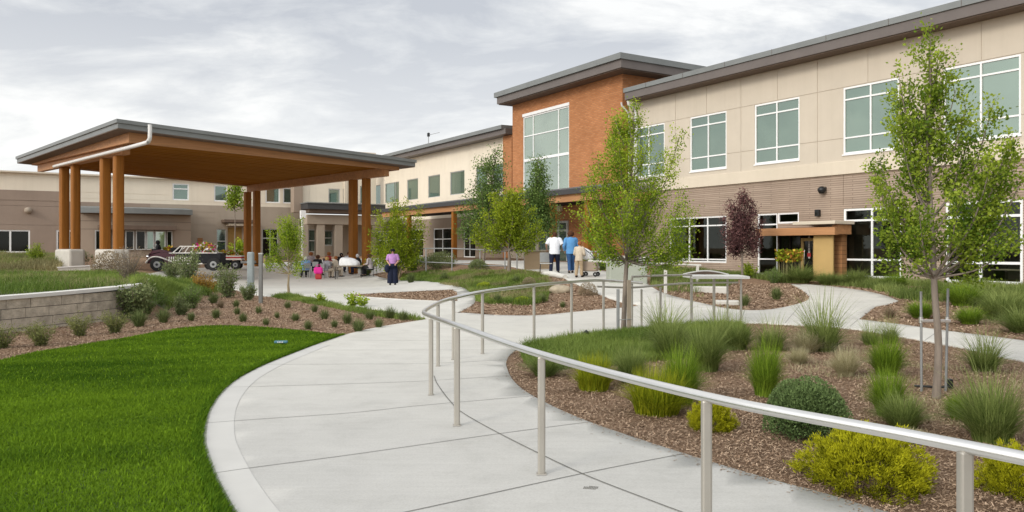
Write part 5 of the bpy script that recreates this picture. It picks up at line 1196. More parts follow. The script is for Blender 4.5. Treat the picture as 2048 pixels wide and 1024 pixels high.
# right staked tree: outline points read off the photograph, foot at (1872, 795)
tree('young_tree', 'tall young green tree on metal stakes before the right windows', 1872, 796,
     [(-21, 728), (-11, 702), (8, 683), (-80, 649), (-65, 611), (39, 621), (60, 583), (-37, 626), (21, 638), (-84, 563), (-62, 535), (-104, 478), (-94, 470), (-51, 482), (107, 583), (89, 544), (126, 516), (136, 470), (153, 455), (114, 420), (-105, 395), (-75, 410), (-84, 370), (-57, 340), (146, 440), (82, 480), (58, 497), (-37, 420), (44, 400), (126, 330), (107, 360), (68, 320), (34, 330), (-43, 320), (-28, 350), (-70, 320), (19, 535), (-28, 554), (5, 611)],
     700, 15, .37, 'leaf_tree', leaves=25000, L=.041, seed=3, extra=7, lean=-14, cluster=.09, depth=.5)
tree('young_tree', 'bushy bright green tree with timber stakes beside the second railing', 1247, 661,
     [(18, 450), (10, 425), (-8, 400), (105, 385), (80, 345), (52, 400), (-72, 315), (-50, 340), (-80, 265), (-60, 300), (-86, 235), (-78, 205), (-60, 180), (-35, 160), (60, 300), (80, 260), (110, 265), (135, 240), (140, 200), (125, 170), (100, 150),
      (60, 150), (20, 150), (-20, 150), (0, 330), (30, 330), (40, 240), (-30, 240), (90, 210), (130, 150), (-30, 290), (70, 340), (-50, 210)],
     455, 10, .33, 'leaf_bright', leaves=28000, L=.045, seed=5, extra=20, lean=22, cluster=.12, depth=.55)
tree('purple_tree', 'small purple leaved tree in front of the brown brick wall', 1485, 546, [(0, 165), (-22, 150), (20, 148), (-34, 115), (33, 112), (-36, 85), (34, 84), (-26, 60), (26, 62), (-12, 52), (10, 50), (0, 130), (-20, 100), (18, 100), (15, 130), (-14, 132)],
     172, 4.5, .31, 'leaf_purple', base=ground_at(1485, 36.5), leaves=13000, L=.085, seed=8, extra=18, cluster=.22)
tree('forked_tree', 'yellow green forked tree in the middle bed before the porch', 1018, 549, [(-5, 170), (-30, 160), (22, 165), (-52, 125), (42, 130), (-66, 95), (-72, 72), (60, 100), (66, 75), (-40, 60), (40, 62), (-15, 120), (18, 120), (-35, 95), (30, 90), (0, 75), (10, 150)],
     172, 9, .30, 'leaf_yellow', leaves=20000, L=.085, seed=12, extra=22, cluster=.24, leader=False)
tree('dark_tree', 'dark green tree with a thin pale top left of the brick tower', 966, 536, [(26, 232), (14, 215), (38, 205), (30, 190), (-5, 140), (-30, 145), (-42, 118), (-36, 92), (8, 150), (32, 165), (-22, 80), (20, 95), (-10, 110), (30, 120), (-44, 75), (10, 75)],
     236, 6, .32, 'leaf_dark', leaves=10000, L=.10, seed=15, extra=16, lean=26, cluster=.24, base=ground_at(966, 41), group='dark green trees before the tower')
tree('dark_tree', 'dark green pointed tree right of the forked tree', 1076, 536, [(0, 212), (-3, 195), (16, 170), (-25, 150), (-34, 118), (30, 130), (36, 100), (-30, 85), (34, 78), (0, 150), (-15, 120), (16, 115), (0, 90), (10, 180)],
     214, 6, .30, 'leaf_dark', leaves=12000, L=.10, seed=18, extra=22, cluster=.26, base=ground_at(1076, 41), group='dark green trees before the tower')
tree('multi_stem_tree', 'loose yellow green multi stem tree beside the right canopy columns', 797, 548, [(-10, 155), (15, 152), (40, 140), (46, 110), (50, 95), (-40, 130), (-48, 95), (-55, 70), (30, 100), (-20, 110), (0, 120), (-30, 60), (30, 62), (-50, 40), (40, 40), (0, 60), (-15, 40), (15, 30)],
     156, 6, .12, 'leaf_yellow', bark='bark_tan', leaves=20000, L=.09, seed=21, extra=20, cluster=.26, leader=False, multi=4, base=ground_at(797, 42))
tree('thin_tree', 'small airy tree with bare lower twigs on the plaza edge', 577, 589, [(0, 155), (-22, 150), (18, 148), (-36, 125), (26, 130), (-32, 100), (24, 100), (-40, 75), (28, 70), (-15, 120), (12, 115), (-46, 60), (26, 55), (0, 90), (-20, 70)],
     158, 5.5, .28, 'leaf_bright', bark='bark_tan', leaves=7000, L=.07, seed=25, extra=12, cluster=.2, start=(.6, 1.0), leader=False, wid=.26)
tree('thin_tree', 'small tree above the low parapet seen between canopy columns', 470, 520, [(0, 145), (-14, 140), (14, 135), (-18, 120), (16, 115), (0, 125)], 146, 3, .72, 'leaf_tree', leaves=1600, L=.2, seed=28, extra=6, cluster=.2, base=ground_at(470, 70))

# ------------------------------------------------------------------ railings
def rail_curve(P, n=10): return spline([at(*p) for p in P], n)
RP = [(1930, 893, 3.2), (1413, 794, 4.28), (1083, 709, 5.91), (914, 651, 7.53), (862, 633, 9.1), (848.5, 623, 10.2), (876, 606, 11.3), (907, 596, 11.95), (965, 583.5, 12.6), (1068, 570.5, 14.2), (1143, 564, 15.4), (1207, 561, 16.2), (1284, 566, 17.1)]
hr = empty('handrail', (0, 6, 0), 0, 'long curved brushed steel handrail winding along the front path', 'railing')
def local(root, pts): return [Vector(p) - root.location for p in pts]
C = [Vector((3.6, .3, .9)), Vector((2.75, 1.75, .9))] + [at(*p) for p in RP]
MB().tube(local(hr, spline(C, 10)), .0275, 16).build('top_rail', M['steel'], hr)
def post(root, px, pyt, Y, wx=.058, bot=None, name='post', mat='post_steel'):
    p = at(px, pyt, Y); z = h1(p.x, p.y) if bot is None else bot; c = p - root.location; s = wx / 2
    m = MB(); m.bbox(c.x - s, c.x + s, c.y - s * .8, c.y + s * .8, z - .05 - root.location.z, c.z - .015, .012)
    pr = m.build(name, M[mat], root)
    MB().bbox(c.x - s * 1.35, c.x + s * 1.35, c.y - s * 1.2, c.y + s * 1.2, z + SL - root.location.z + .001, z + SL + .010 - root.location.z, .004).build('base_plate', M[mat], pr)
    return pr
for px, py, Y in RP[:-1]:
    if px not in (848.5,): post(hr, px, py, Y, .056 if Y < 9 else .05)
p = Vector((2.75, 1.75, .9)); MB().bbox(p.x - .03, p.x + .03, p.y - 6 - .025, p.y - 6 + .025, -.05, .89, .012).build('post', M['post_steel'], hr)
r2 = empty('sign_railing', (2.5, 17.5, 0), 0, 'second steel railing with double rails ending in a sloped sign shelf', 'railing')
top = [(1264, 553.5, 17.0), (1325, 551, 17.6), (1383, 550, 18.2), (1490, 551, 18.8)]; low = [(1194, 573, 16.6), (1264, 575, 17.0), (1325, 570, 17.6), (1383, 566, 18.2), (1476, 565, 18.8)]
MB().tube(local(r2, rail_curve(top[:3])), .024, 10).build('top_rail', M['post_steel'], r2)
MB().tube(local(r2, rail_curve(low)), .022, 10).build('lower_rail', M['post_steel'], r2)
for px, pyt, Y, w_ in ((1264, 553, 17.0, .045), (1283, 577, 17.2, .045), (1321, 573, 17.5, .05), (1383, 551, 18.2, .06), (1428, 556, 18.6, .06), (1455, 556, 18.7, .045), (1482, 556, 18.8, .05)): post(r2, px, pyt, Y, w_)
a, b = at(1381, 552, 18.2) - r2.location, at(1493, 552.5, 18.85) - r2.location
dd = (b - a).normalized(); nn = Vector((-dd.y, dd.x, 0)); m = MB()
m.hexa([tuple(a - nn * .12 - Vector((0, 0, .06))), tuple(b - nn * .12 - Vector((0, 0, .06))), tuple(b + nn * .3 + Vector((0, 0, -.03))), tuple(a + nn * .3 + Vector((0, 0, -.03))),
        tuple(a - nn * .12), tuple(b - nn * .12), tuple(b + nn * .3 + Vector((0, 0, .03))), tuple(a + nn * .3 + Vector((0, 0, .03)))]); m.build('sign_shelf', M['cap'], r2)
ar = [a + dd * ((b - a).length * t) + nn * .29 + Vector((0, 0, .03 + .085 * math.sin(math.pi * min(1, t / .82)))) for t in np.linspace(0, .82, 16)]
MB().tube(ar, .016, 8).build('arched_rail', M['cap'], r2)
m = MB(); k = len(ar)
for i in range(k - 1): m.add([tuple(ar[i] * 1), tuple(ar[i + 1]), tuple(Vector((ar[i + 1].x, ar[i + 1].y, a.z + .02))), tuple(Vector((ar[i].x, ar[i].y, a.z + .02)))], [(0, 1, 2, 3)])
m.build('sign_plate', M['soffit_brown'], r2)
# short flat paddle post
t = empty('marker_post', G(1331, 588), 0, 'flat pale marker post on the mulch left of the sign shelf', 'post'); p = t.location; hp = 48 * p.y / FPX
MB().bbox(-.05, .05, -.03, .03, -.05, hp, .01).build('post', M['pale_stone'], t)
# patio rail from the stroller pusher to the bank
pr = empty('patio_railing', G(1243, 562), 0, 'pale patio rail crossing the timber post in front of the planter box', 'railing'); Yp = pr.location.y
P = [(1176, 521.5), (1243, 526), (1290, 527), (1345, 528.5), (1402, 531)]
MB().tube(local(pr, spline([at(x, y, Yp + .0) for x, y in P], 6)), .042, 8).build('rail', M['tan'] if False else M['pale_stone'], pr)
MB().bbox(-.17, .17, -.14, .14, -.05, 51 * Yp / FPX, .03).build('post', M['stake_wood'], pr)
p = at(1395, 531, Yp) - pr.location; MB().bbox(p.x - .05, p.x + .05, -.05, .05, -.6, p.z, .01).build('post', M['pale_stone'], pr)
# porch railing
gr = empty('porch_railing', ground_at(905, 41), 0, 'thin white railing along the upper walk in front of the porch', 'railing')
P = [(806, 497.5, 43), (852, 497, 42), (904, 497, 41), (960, 499.5, 39.5), (1010, 503, 38)]; P2 = [(836, 523.5, 42.4), (904, 526.5, 41), (960, 531, 39.5), (1016, 532, 38)]
MB().tube(local(gr, [at(*p) for p in P]), .032, 8).build('top_rail', M['galv'], gr); MB().tube(local(gr, [at(*p) for p in P2]), .03, 8).build('lower_rail', M['galv'], gr)
for px, py, Y in P[1:]:
    q = at(px, py, Y); c = q - gr.location; MB().bbox(c.x - .03, c.x + .03, c.y - .03, c.y + .03, h1(q.x, q.y) - .1 - gr.location.z, c.z, .01).build('post', M['galv'], gr)
gr = empty('porch_railing', ground_at(1090, 36.5), 0, 'white railing behind the walking group, right of the forked tree', 'railing')
P = [(1034, 502, 37.5), (1092, 501, 36.6), (1150, 501, 36), (1182, 503, 36), (1228, 506, 36)]
MB().tube(local(gr, [at(*p) for p in P]), .032, 8).build('top_rail', M['galv'], gr)
for px, py, Y in (P[0], (1049, 502, 37.2), P[4], (1196, 504, 36)):
    q = at(px, py, Y); c = q - gr.location; MB().bbox(c.x - .03, c.x + .03, c.y - .03, c.y + .03, h1(q.x, q.y) - .1 - gr.location.z, c.z, .01).build('post', M['galv'], gr)

# ------------------------------------------------------------------ tree stakes
st = empty('tree_stakes', G(1872, 783), 0, 'pair of grey metal stakes with a crossbar holding the right tree', 'stakes'); k = st.location.y / FPX
for px, pt, pb in ((1842, 583, 772), (1896, 577, 785)):
    a = at(px, pt, st.location.y) - st.location; b = at(px - (3 if px < 1870 else 6) * 0 + (1 if px < 1870 else -5), pb, st.location.y) - st.location; MB().tube([tuple(b - Vector((0, 0, .1))), tuple(a)], .015, 8).build('stake', M['galv'], st)
a = at(1840, 641, st.location.y) - st.location; b = at(1898, 645, st.location.y) - st.location
MB().bbox(a.x, b.x, a.y - .045, a.y - .018, a.z - .02, a.z + .014, .005).build('crossbar', M['steel'], st)
for x in (a.x + .012, b.x - .02): MB().tube([(x, a.y, a.z - .03), (x, a.y, a.z + .04)], .024, 8).build('clamp', M['steel'], st)
m = MB(); m.tube([tuple(at(1866, 503, st.location.y + .05) - st.location - Vector((.02, .12, 0))), tuple(at(1894, 506, st.location.y) - st.location + Vector((.0, .1, 0)))], .012, 6); m.build('tie_strap', M['black'], st)
ir = empty('irrigation_pipe', G(1850, 778), 0, 'black irrigation pipe loop lying on mulch at the tree foot', 'pipe')
MB().tube(spline([(-.1, .05, .03), (.0, -.03, .035), (.12, -.05, .03), (.26, -.02, .03), (.3, .02, .03)], 5), .014, 8).build('pipe', M['black'], ir); MB().bbox(.27, .33, -.02, .05, .0, .12, .01).build('valve', M['black'], ir)
ts = empty('timber_stakes', G(1247, 663), 0, 'timber and steel stakes either side of the bushy green tree trunk', 'stakes'); k = ts.location.y / FPX
for px, w_, pt, pb, mm in ((1236, 6, 578, 661, 'galv'), (1258, 8, 560, 661, 'stake_wood')):
    a = at(px, pt, ts.location.y - .08) - ts.location; MB().bbox(a.x - w_ * k / 2, a.x + w_ * k / 2, -.11, -.05, -.1, a.z, .01).build('stake', M[mm], ts)
MB().tube([tuple(at(1236, 640, ts.location.y - .12) - ts.location), tuple(at(1262, 638, ts.location.y - .12) - ts.location)], .008, 6).build('wire', M['galv'], ts)

# ------------------------------------------------------------------ block wall with pale cap
bw = empty('block_wall', (WALL[2][0], WALL[2][1], 0), 0, 'low curved retaining wall of grey tan blocks with a white cap', 'wall')
ctl = [(x, y) for x, y in WALL] + [(-9.62, 20.6)]
cl = spline([(x, y, 0) for x, y in ctl], 8); n = len(cl); ln = [0]
for a, b in zip(cl, cl[1:]): ln.append(ln[-1] + (b - a).length)
def off(i, d):
    t = (cl[min(i + 1, n - 1)] - cl[max(i - 1, 0)]).normalized(); return cl[i] + Vector((t.y, -t.x, 0)) * d
topz = lambda i: .72 + .06 * ss((cl[i].y - 14) / 6)
ox, oy = bw.location.x, bw.location.y
def strip(d0, d1, z0f, z1f, m):
    for i in range(n - 1):
        q = [(off(i, d0), z0f(i)), (off(i + 1, d0), z0f(i + 1)), (off(i + 1, d1), z0f(i + 1)), (off(i, d1), z0f(i)), (off(i, d0), z1f(i)), (off(i + 1, d0), z1f(i + 1)), (off(i + 1, d1), z1f(i + 1)), (off(i, d1), z1f(i))]
        m.hexa([(v.x - ox, v.y - oy, z) for v, z in q])
# three courses of individually sized blocks, set with real joints, on one mesh
m = MB(); q = random.Random(4)
for c in range(4):
    pos = -q.uniform(0, .4); z0 = -.13 + c * .205
    while pos < ln[-1]:
        bl = q.choice((.42, .55, .62, .75)); a = max(pos, 0); e = min(pos + bl - .012, ln[-1]); pos += bl
        if e - a < .05: continue
        def pt(s_, d):
            j = max(0, min(n - 2, next((i for i in range(n - 1) if ln[i + 1] >= s_), n - 2))); f = (s_ - ln[j]) / (ln[j + 1] - ln[j]); return off(j, d) * (1 - f) + off(j + 1, d) * f
        dd_ = q.uniform(-.008, .008); A, B_, C_, D_ = pt(a, .0 + dd_), pt(e, .0 + dd_), pt(e, -.2), pt(a, -.2)
        za, ze = z0, z0 + .193
        m.hexa([(v.x - ox, v.y - oy, za) for v in (A, B_, C_, D_)] + [(v.x - ox, v.y - oy, ze) for v in (A, B_, C_, D_)])
M['block2'] = plain('split_face_block', (.47, .405, .32), .95, var=.28, scale=5, bmp=.9, bscale=26)
m.build('block_courses', M['block2'], bw)
m = MB(); strip(-.015, -.19, lambda i: -.2, lambda i: topz(i) - .07, m); m.build('mortar_core', M['roof_dark'], bw)
m = MB(); strip(.035, -.30, lambda i: topz(i) - .062, lambda i: topz(i) + .012, m); m.build('wall_cap', M['cap'], bw)

# ------------------------------------------------------------------ small site objects
lp = empty('lamp_post', G(521.5, 607), 0, 'slim grey path light post standing in the left mulch bed', 'lamp post'); k = lp.location.y / FPX
MB().bbox(-3.6 * k, 3.6 * k, -3.6 * k, 3.6 * k, -.05, 98 * k, .015).build('post', plain('dark_grey_post_paint', (.17, .17, .16), .5), lp); MB().bbox(-3.9 * k, 3.9 * k, -3.9 * k, 3.9 * k, 98 * k + .002, 101 * k, .01).build('cap', M['grey_frame'], lp)
bo = empty('bollard', G(501.5, 577), 0, 'blue grey square bollard with rounded top beside the back canopy columns', 'bollard'); k = bo.location.y / FPX
MB().bbox(-6 * k, 6 * k, -6 * k, 6 * k, -.05, 73 * k, .05).build('post', plain('blue_grey_bollard_paint', (.25, .28, .28), .5), bo)
wl = empty('seat_wall', G(175, 541), 0, 'low white angled seat wall left of the near column pedestal', 'wall'); k = wl.location.y / FPX
MB().hexa([(-54 * k, -.2, -.1), (26 * k, .9, -.1), (26 * k, 1.3, -.1), (-54 * k, .2, -.1), (-54 * k, -.2, 5 * k), (26 * k, .9, 10 * k), (26 * k, 1.3, 10 * k), (-54 * k, .2, 5 * k)]).build('wall', M['pedestal'], wl)
MB().hexa([(-55 * k, -.25, 5 * k + .003), (26 * k, .85, 10 * k + .003), (26 * k, 1.35, 10 * k + .003), (-55 * k, .25, 5 * k + .003), (-55 * k, -.25, 7.5 * k), (26 * k, .85, 12.5 * k), (26 * k, 1.35, 12.5 * k), (-55 * k, .25, 7.5 * k)]).build('cap', M['cap'], wl)
pb = empty('planter_box', G(1258, 568), 0, 'square grey green planter box behind the timber rail post', 'planter'); k = pb.location.y / FPX
MB().bbox(-38 * k, 38 * k, .1, 1.2, -.1, 50 * k, .03).build('box', M['box_green'], pb); MB().bbox(-36 * k, 46 * k, .06, 1.25, 50 * k + .003, 54 * k, .02).build('lid', M['cap'], pb)
tw = empty('tan_wall', ground_at(1075, 36.2), 0, 'tan stucco low wall behind the person in the white shirt', 'wall'); k = 36.2 / FPX
a = at(1049, 503, 36.2) - tw.location; b = at(1101, 530, 36.2) - tw.location
MB().bbox(a.x, b.x, 0, .25, -.1, a.z, .02).build('wall', M['tan_wall'], tw)
MB().bbox(a.x - .05, b.x + .05, -.05, .3, a.z + .003, a.z + .07, .01).build('cap', M['taupe_light'], tw)
ch = empty('patio_chair', G(1091, 549), 0, 'grey metal patio chair with thin legs at the edge of the middle bed', 'chair'); k = ch.location.y / FPX
MB().bbox(-11 * k, 13 * k, -.2, .25, 21 * k, 23 * k, .01).build('seat', M['grey_frame'], ch); MB().bbox(-11 * k, 13 * k, .2, .25, 24 * k, 44 * k, .01).build('backrest', M['galv'], ch)
for x in (-10 * k, 12 * k):
    for y_ in (-.18, .2): MB().tube([(x * 1.15, y_, -.02), (x, y_, 21 * k)], .014, 6).build('leg', M['black'], ch)
lg = empty('edge_log', G(1108, 556), 0, 'pale curved stone edging beside the path before the walking group', 'edging'); k = lg.location.y / FPX
MB().tube(spline([(-24 * k, 1.6, .05), (-12 * k, 1.1, .12), (2 * k, .4, .12), (20 * k, -.6, .06)], 6), [.05, .12, .14, .15, .16, .17, .18, .18, .18, .18, .18, .18, .18, .17, .17, .16, .15, .14, .12], 8, flat=.7).build('edging', M['pale_stone'], lg)
bd = G(1121, 585); o = MB().blob((0, 0, .08), (.36, .28, .17), 3, .06, 5).build('boulder', M['stone'], None, label='rounded tan boulder on mulch below the curved edging', cat='boulder'); o.location = bd
for lab, px, py, wp, hp in (('upper pale stone slab behind the sign railing posts', 1420, 585, 66, 12), ('lower pale stone slab between the sign railing posts', 1455, 609, 46, 8)):
    p = G(px, py); k = p.y / FPX; o = MB().bbox(-wp * k / 2, wp * k / 2, -.15, .25, -.05, hp * k, .03).build('stone_slab', M['pale_stone'], None, label=lab, cat='stone slab', group='pale stone slabs by the sign railing'); o.location = p; o.rotation_euler.z = -.25
sp_ = empty('spotlight', G(1170, 676), .5, 'small black garden spotlight in the grass at the bed edge', 'garden light')
m = MB(); m.tube([(-.06, 0, .05), (.05, 0, .11)], [.035, .05], 12); m.build('head', M['black'], sp_); MB().tube([(0, 0, -.03), (0, 0, .07)], .012, 6).build('spike', M['black'], sp_); MB().lathe([(0, 0), (.04, .001)], 12, c=(.053, 0, .11)).build('lens', M['glass_sky'], sp_)
sk = empty('sprinkler_marker', G(562, 690), .1, 'small teal plastic marker bar lying on the lawn', 'marker'); k = sk.location.y / FPX
MB().bbox(-13 * k, 13 * k, -.04, .04, .035, .075, .012).build('bar', M['teal'], sk); m = MB()
for x in (-6, -3, 0, 3): m.box(x * k, (x + 1.6) * k, -.045, -.041, .045, .065)
m.build('pale_marks', M['white_frame'], sk)
gt = empty('drain_grate', G(1182, 981), R(-14), 'small worn slotted drain cover set into the front path', 'drain'); gt.location.z += SL
m = MB()
for i in range(4):
    for j in range(9):
        if (i, j) in ((3, 0), (3, 1), (3, 2), (0, 8)): continue
        m.box(-.05 + j * .0112, -.05 + j * .0112 + .0085, -.038 + i * .02, -.038 + i * .02 + .007, .0005, .003)
m.build('slots', M['joint'], gt)
# ------------------------------------------------------------------ people
def skin(name, joints, links, mat, parent, sub=2, root=0, fl=None):
    """one continuous surface grown over a joint graph; joints (x, y, z, rx, ry)"""
    me = bpy.data.meshes.new(name); me.from_pydata([j[:3] for j in joints], links, []); o = bpy.data.objects.new(name, me); col.objects.link(o)
    md = o.modifiers.new('skin', 'SKIN'); md.use_smooth_shade = True; md.branch_smoothing = .6
    for i, j in enumerate(joints): v = me.skin_vertices[0].data[i]; v.radius = (j[3], j[4] if len(j) > 4 else j[3]); v.use_root = i == root
    o.modifiers.new('sub', 'SUBSURF').levels = sub
    dg = bpy.context.evaluated_depsgraph_get(); nm = bpy.data.meshes.new_from_object(o.evaluated_get(dg)); bpy.data.objects.remove(o)
    nm.materials.clear(); nm.materials.append(M[mat]); nm.name = name
    for p in nm.polygons: p.use_smooth = True
    return obj(name, nm, parent)
def lerp(a, b, t): return tuple(x + (y - x) * t for x, y in zip(a, b))
def person(label, loc, face, height=1.7, pose='stand', skin_m='skin', top='white', bottom='navy', hair='hair_brown', hairstyle='short', arms=None, hunch=0.0, step=.0, sleeves='long', shoes='shoe', bulk=1.0, skirt=False, apart=.1, hands=True, group=None, head_drop=0, foot=0, legw=0.0, tuck=0.0):
    """local frame: facing -y (toward the viewer) when face = 0"""
    s = height / 1.7; root = empty('person', loc, face, label, 'person', group)
    zp = .92 if pose == 'stand' else .50; lean = hunch
    pel = (0, 0, zp); spi = (0, -lean * .35, zp + .19); che = (0, -lean * .75, zp + .38); nec = (0, -lean * 1.0, zp + .545 - head_drop * .3)
    h0 = (0, -lean * 1.1 - .015, zp + .60 - head_drop * .6); h1_ = (0, -lean * 1.2 - .03, zp + .675 - head_drop); h2 = (0, -lean * 1.25 - .015, zp + .755 - head_drop)
    sh = [(-.175 * bulk, -lean * .8, zp + .475), (.175 * bulk, -lean * .8, zp + .475)]
    if arms is None: arms = [((-.24, .02, zp + .20), (-.25, -.08, zp - .04)), ((.24, .02, zp + .20), (.25, -.08, zp - .04))]
    if pose == 'stand':
        hip = [(-.09, 0, zp - .04), (.09, 0, zp - .04)]; kn = [(-apart, -.03 - step * .5, .50), (apart, -.03 + step * .5, .50)]; an = [(-apart - .01, .03 - step, .085), (apart + .01, .03 + step, .085)]
    else:
        hip = [(-.1, -.03, zp - .01), (.1, -.03, zp - .01)]; kn = [(-.13, -.46, .50), (.13, -.46, .50)]; an = [(-.14, -.44 + foot, .085), (.14, -.44 + foot, .085)]
    toe = [(a[0] * 1.12, a[1] - .15, .04) for a in an]
    J = [(*pel, .14 * bulk, .10 * bulk), (*spi, .125 * bulk, .095 * bulk), (*che, .135 * bulk, .088 * bulk), (*nec, .050, .050), (*h0, .062, .066), (*h1_, .078, .092), (*h2, .055, .066)]
    Lk = [(0, 1), (1, 2), (2, 3), (3, 4), (4, 5), (5, 6)]
    nose = len(J); J.append((h1_[0], h1_[1] - .112, h1_[2] - .012, .014, .012)); Lk.append((5, nose))
    hand_j = []
    for k in (0, 1):
        i = len(J); el, wr = arms[k]; J += [(*sh[k], .052, .05), (*el, .043, .043), (*wr, .028, .026)]; Lk += [(2, i), (i, i + 1), (i + 1, i + 2)]
        d = Vector(wr) - Vector(el); d.normalize(); side = d.cross(Vector((0, 1, 0)))
        side = side.normalized() if side.length > .1 else Vector((1, 0, 0)); pl = Vector(wr) + d * .075; nrm = d.cross(side).normalized()
        J.append((*pl, .034, .018)); Lk.append((i + 2, i + 3))
        if hands:
            for f in range(4):
                b = pl + d * .035 + side * (f - 1.5) * .019; c = b + d * (.045 - abs(f - 1.3) * .006) + nrm * .010; e = c + d * .028 + nrm * .022
                q = len(J); J += [(*b, .010, .010), (*c, .0085, .0085), (*e, .007, .007)]; Lk += [(i + 3, q), (q, q + 1), (q + 1, q + 2)]
            sg = -1 if k else 1; b = Vector(wr) + d * .045 + side * sg * .036; c = b + d * .035 + side * sg * .018 + nrm * .012
            q = len(J); J += [(*b, .011, .011), (*c, .009, .009)]; Lk += [(i + 3, q), (q, q + 1)]
    for k in (0, 1):
        i = len(J); J += [(*hip[k], .088 * bulk, .088 * bulk), (*kn[k], .056, .056), (*an[k], .037, .040), (*toe[k], .036, .026)]; Lk += [(0, i), (i, i + 1), (i + 1, i + 2), (i + 2, i + 3)]
    body = skin('body', J, Lk, skin_m, root, 1)
    # clothing shells, a little proud of the body
    def shell(m, rings, n=18):
        vs = []; fs = []
        for (x, y, z, rx, ry) in rings:
            for a in range(n): t = 2 * math.pi * a / n; vs.append((x + rx * math.cos(t), y + ry * math.sin(t), z))
        for a in range(len(rings) - 1):
            for b in range(n): fs.append((a * n + b, a * n + (b + 1) % n, (a + 1) * n + (b + 1) % n, (a + 1) * n + b))
        m.add(vs, fs, 0, True); m.add(vs[:n], [tuple(range(n))[::-1]]); m.add(vs[-n:], [tuple(range(n))])
    yl = lambda f: -lean * f
    m = MB(); hem = zp - (.12 if pose == 'stand' else .02) + tuck
    shell(m, [(0, 0, hem, .185 * bulk, .15 * bulk), (0, 0, hem + .05, .19 * bulk, .155 * bulk), (0, yl(.2), zp + max(.12, tuck - .03), .178 * bulk, .143 * bulk), (0, yl(.5), zp + .27, .19 * bulk, .15 * bulk), (0, yl(.72), zp + .38, .205 * bulk, .15 * bulk),
              (0, yl(.82), zp + .455, .212 * bulk, .135 * bulk), (0, yl(.88), zp + .505, .19 * bulk, .115 * bulk), (0, yl(.94), zp + .54, .12 * bulk, .09), (0, yl(.98), zp + .572, .068, .066)])
    for k in (0, 1):
        el, wr = arms[k]; c = [lerp(sh[k], (0, sh[k][1], sh[k][2] - .05), .25), sh[k], lerp(sh[k], el, .5), el] + ([lerp(el, wr, .5), lerp(el, wr, .93)] if sleeves == 'long' else [])
        rr = [.085, .088, .076, .066, .058, .048] if sleeves == 'long' else [.088, .092, .086, .084]
        if sleeves != 'long': c[-1] = lerp(sh[k], el, .85)
        m.tube([tuple(q) for q in spline(c, 3)], [float(np.interp(t, range(len(c)), rr[:len(c)])) for t in np.linspace(0, len(c) - 1, (len(c) - 1) * 3 + 1)], 12)
    m.build('shirt', M[top], root)
    m = MB(); shell(m, [(0, 0, zp - .14, .165 * bulk, .125 * bulk), (0, 0, zp - .05, .178 * bulk, .138 * bulk), (0, 0, zp + .06 + tuck * .6, .165 * bulk * (1 + tuck * .45), .128 * bulk * (1 + tuck * .55))])
    for k in (0, 1):
        c = [tuple(hip[k]), lerp(hip[k], kn[k], .5), kn[k], lerp(kn[k], an[k], .5), lerp(kn[k], an[k], .95)]; rr = [.108 * bulk, .10 * bulk * (1 + legw * .5), .082 * (1 + legw), .076 * (1 + 1.4 * legw), .072 * (1 + 1.7 * legw)]
        m.tube([tuple(q) for q in spline(c, 3)], [float(np.interp(t, range(5), rr)) for t in np.linspace(0, 4, 13)], 12)
    m.build('trousers', M[bottom], root)
    if skirt:
        MB().lathe([(.17 * bulk, zp + .06), (.20 * bulk, zp - .12), (.235 * bulk, zp - .5), (.25 * bulk, .22), (.235, .20)], 22).build('skirt', M[bottom], root)
    for k in (0, 1):
        d = Vector(toe[k]) - Vector(an[k]); m = MB(); m.blob(tuple(Vector(an[k]) + d * .55 + Vector((0, 0, -.012))), (.052, .135, .052), 2, rot=0); m.build('shoe', M[shoes], root)
    # face
    for x in (-.032, .032): m = MB(); m.blob((h1_[0] + x, h1_[1] - .088, h1_[2] + .012), (.013, .009, .010), 2); m.build('eye', M['hair_black'], root)
    m = MB(); m.tube([(h1_[0] - .025, h1_[1] - .088, h1_[2] - .052), (h1_[0], h1_[1] - .096, h1_[2] - .054), (h1_[0] + .025, h1_[1] - .088, h1_[2] - .052)], .006, 5); m.build('mouth', M['red'], root)
    for x in (-1, 1): m = MB(); m.blob((h1_[0] + x * .082, h1_[1] + .01, h1_[2]), (.012, .022, .032), 2); m.build('ear', M[skin_m], root)
    hc = Vector(h1_) + Vector((0, .022, .03)); m = MB()
    if hairstyle == 'short': m.blob(tuple(hc), (.097, .108, .102), 3, .04, 3)
    elif hairstyle == 'bob': m.blob(tuple(hc + Vector((0, .01, -.02))), (.118, .118, .130), 3, .07, 4)
    elif hairstyle == 'curly': m.blob(tuple(hc + Vector((0, .01, 0))), (.135, .13, .13), 3, .12, 6)
    elif hairstyle == 'long': m.blob(tuple(hc), (.112, .115, .112), 3, .05, 5); m.blob(tuple(hc + Vector((0, .055, -.13))), (.105, .07, .15), 3, .06, 7)
    elif hairstyle == 'hat': m.blob(tuple(hc + Vector((0, 0, .02))), (.105, .112, .098), 3, .0, 3); m.lathe([(.10, .0), (.165, -.012), (.16, -.02)], 18, c=tuple(hc + Vector((0, -.03, .015))))
    m.build('hat' if hairstyle == 'hat' else 'hair', M[hair], root)
    root.scale = (s, s, s); return root
PI = math.pi
def away(dx=0): return PI + dx
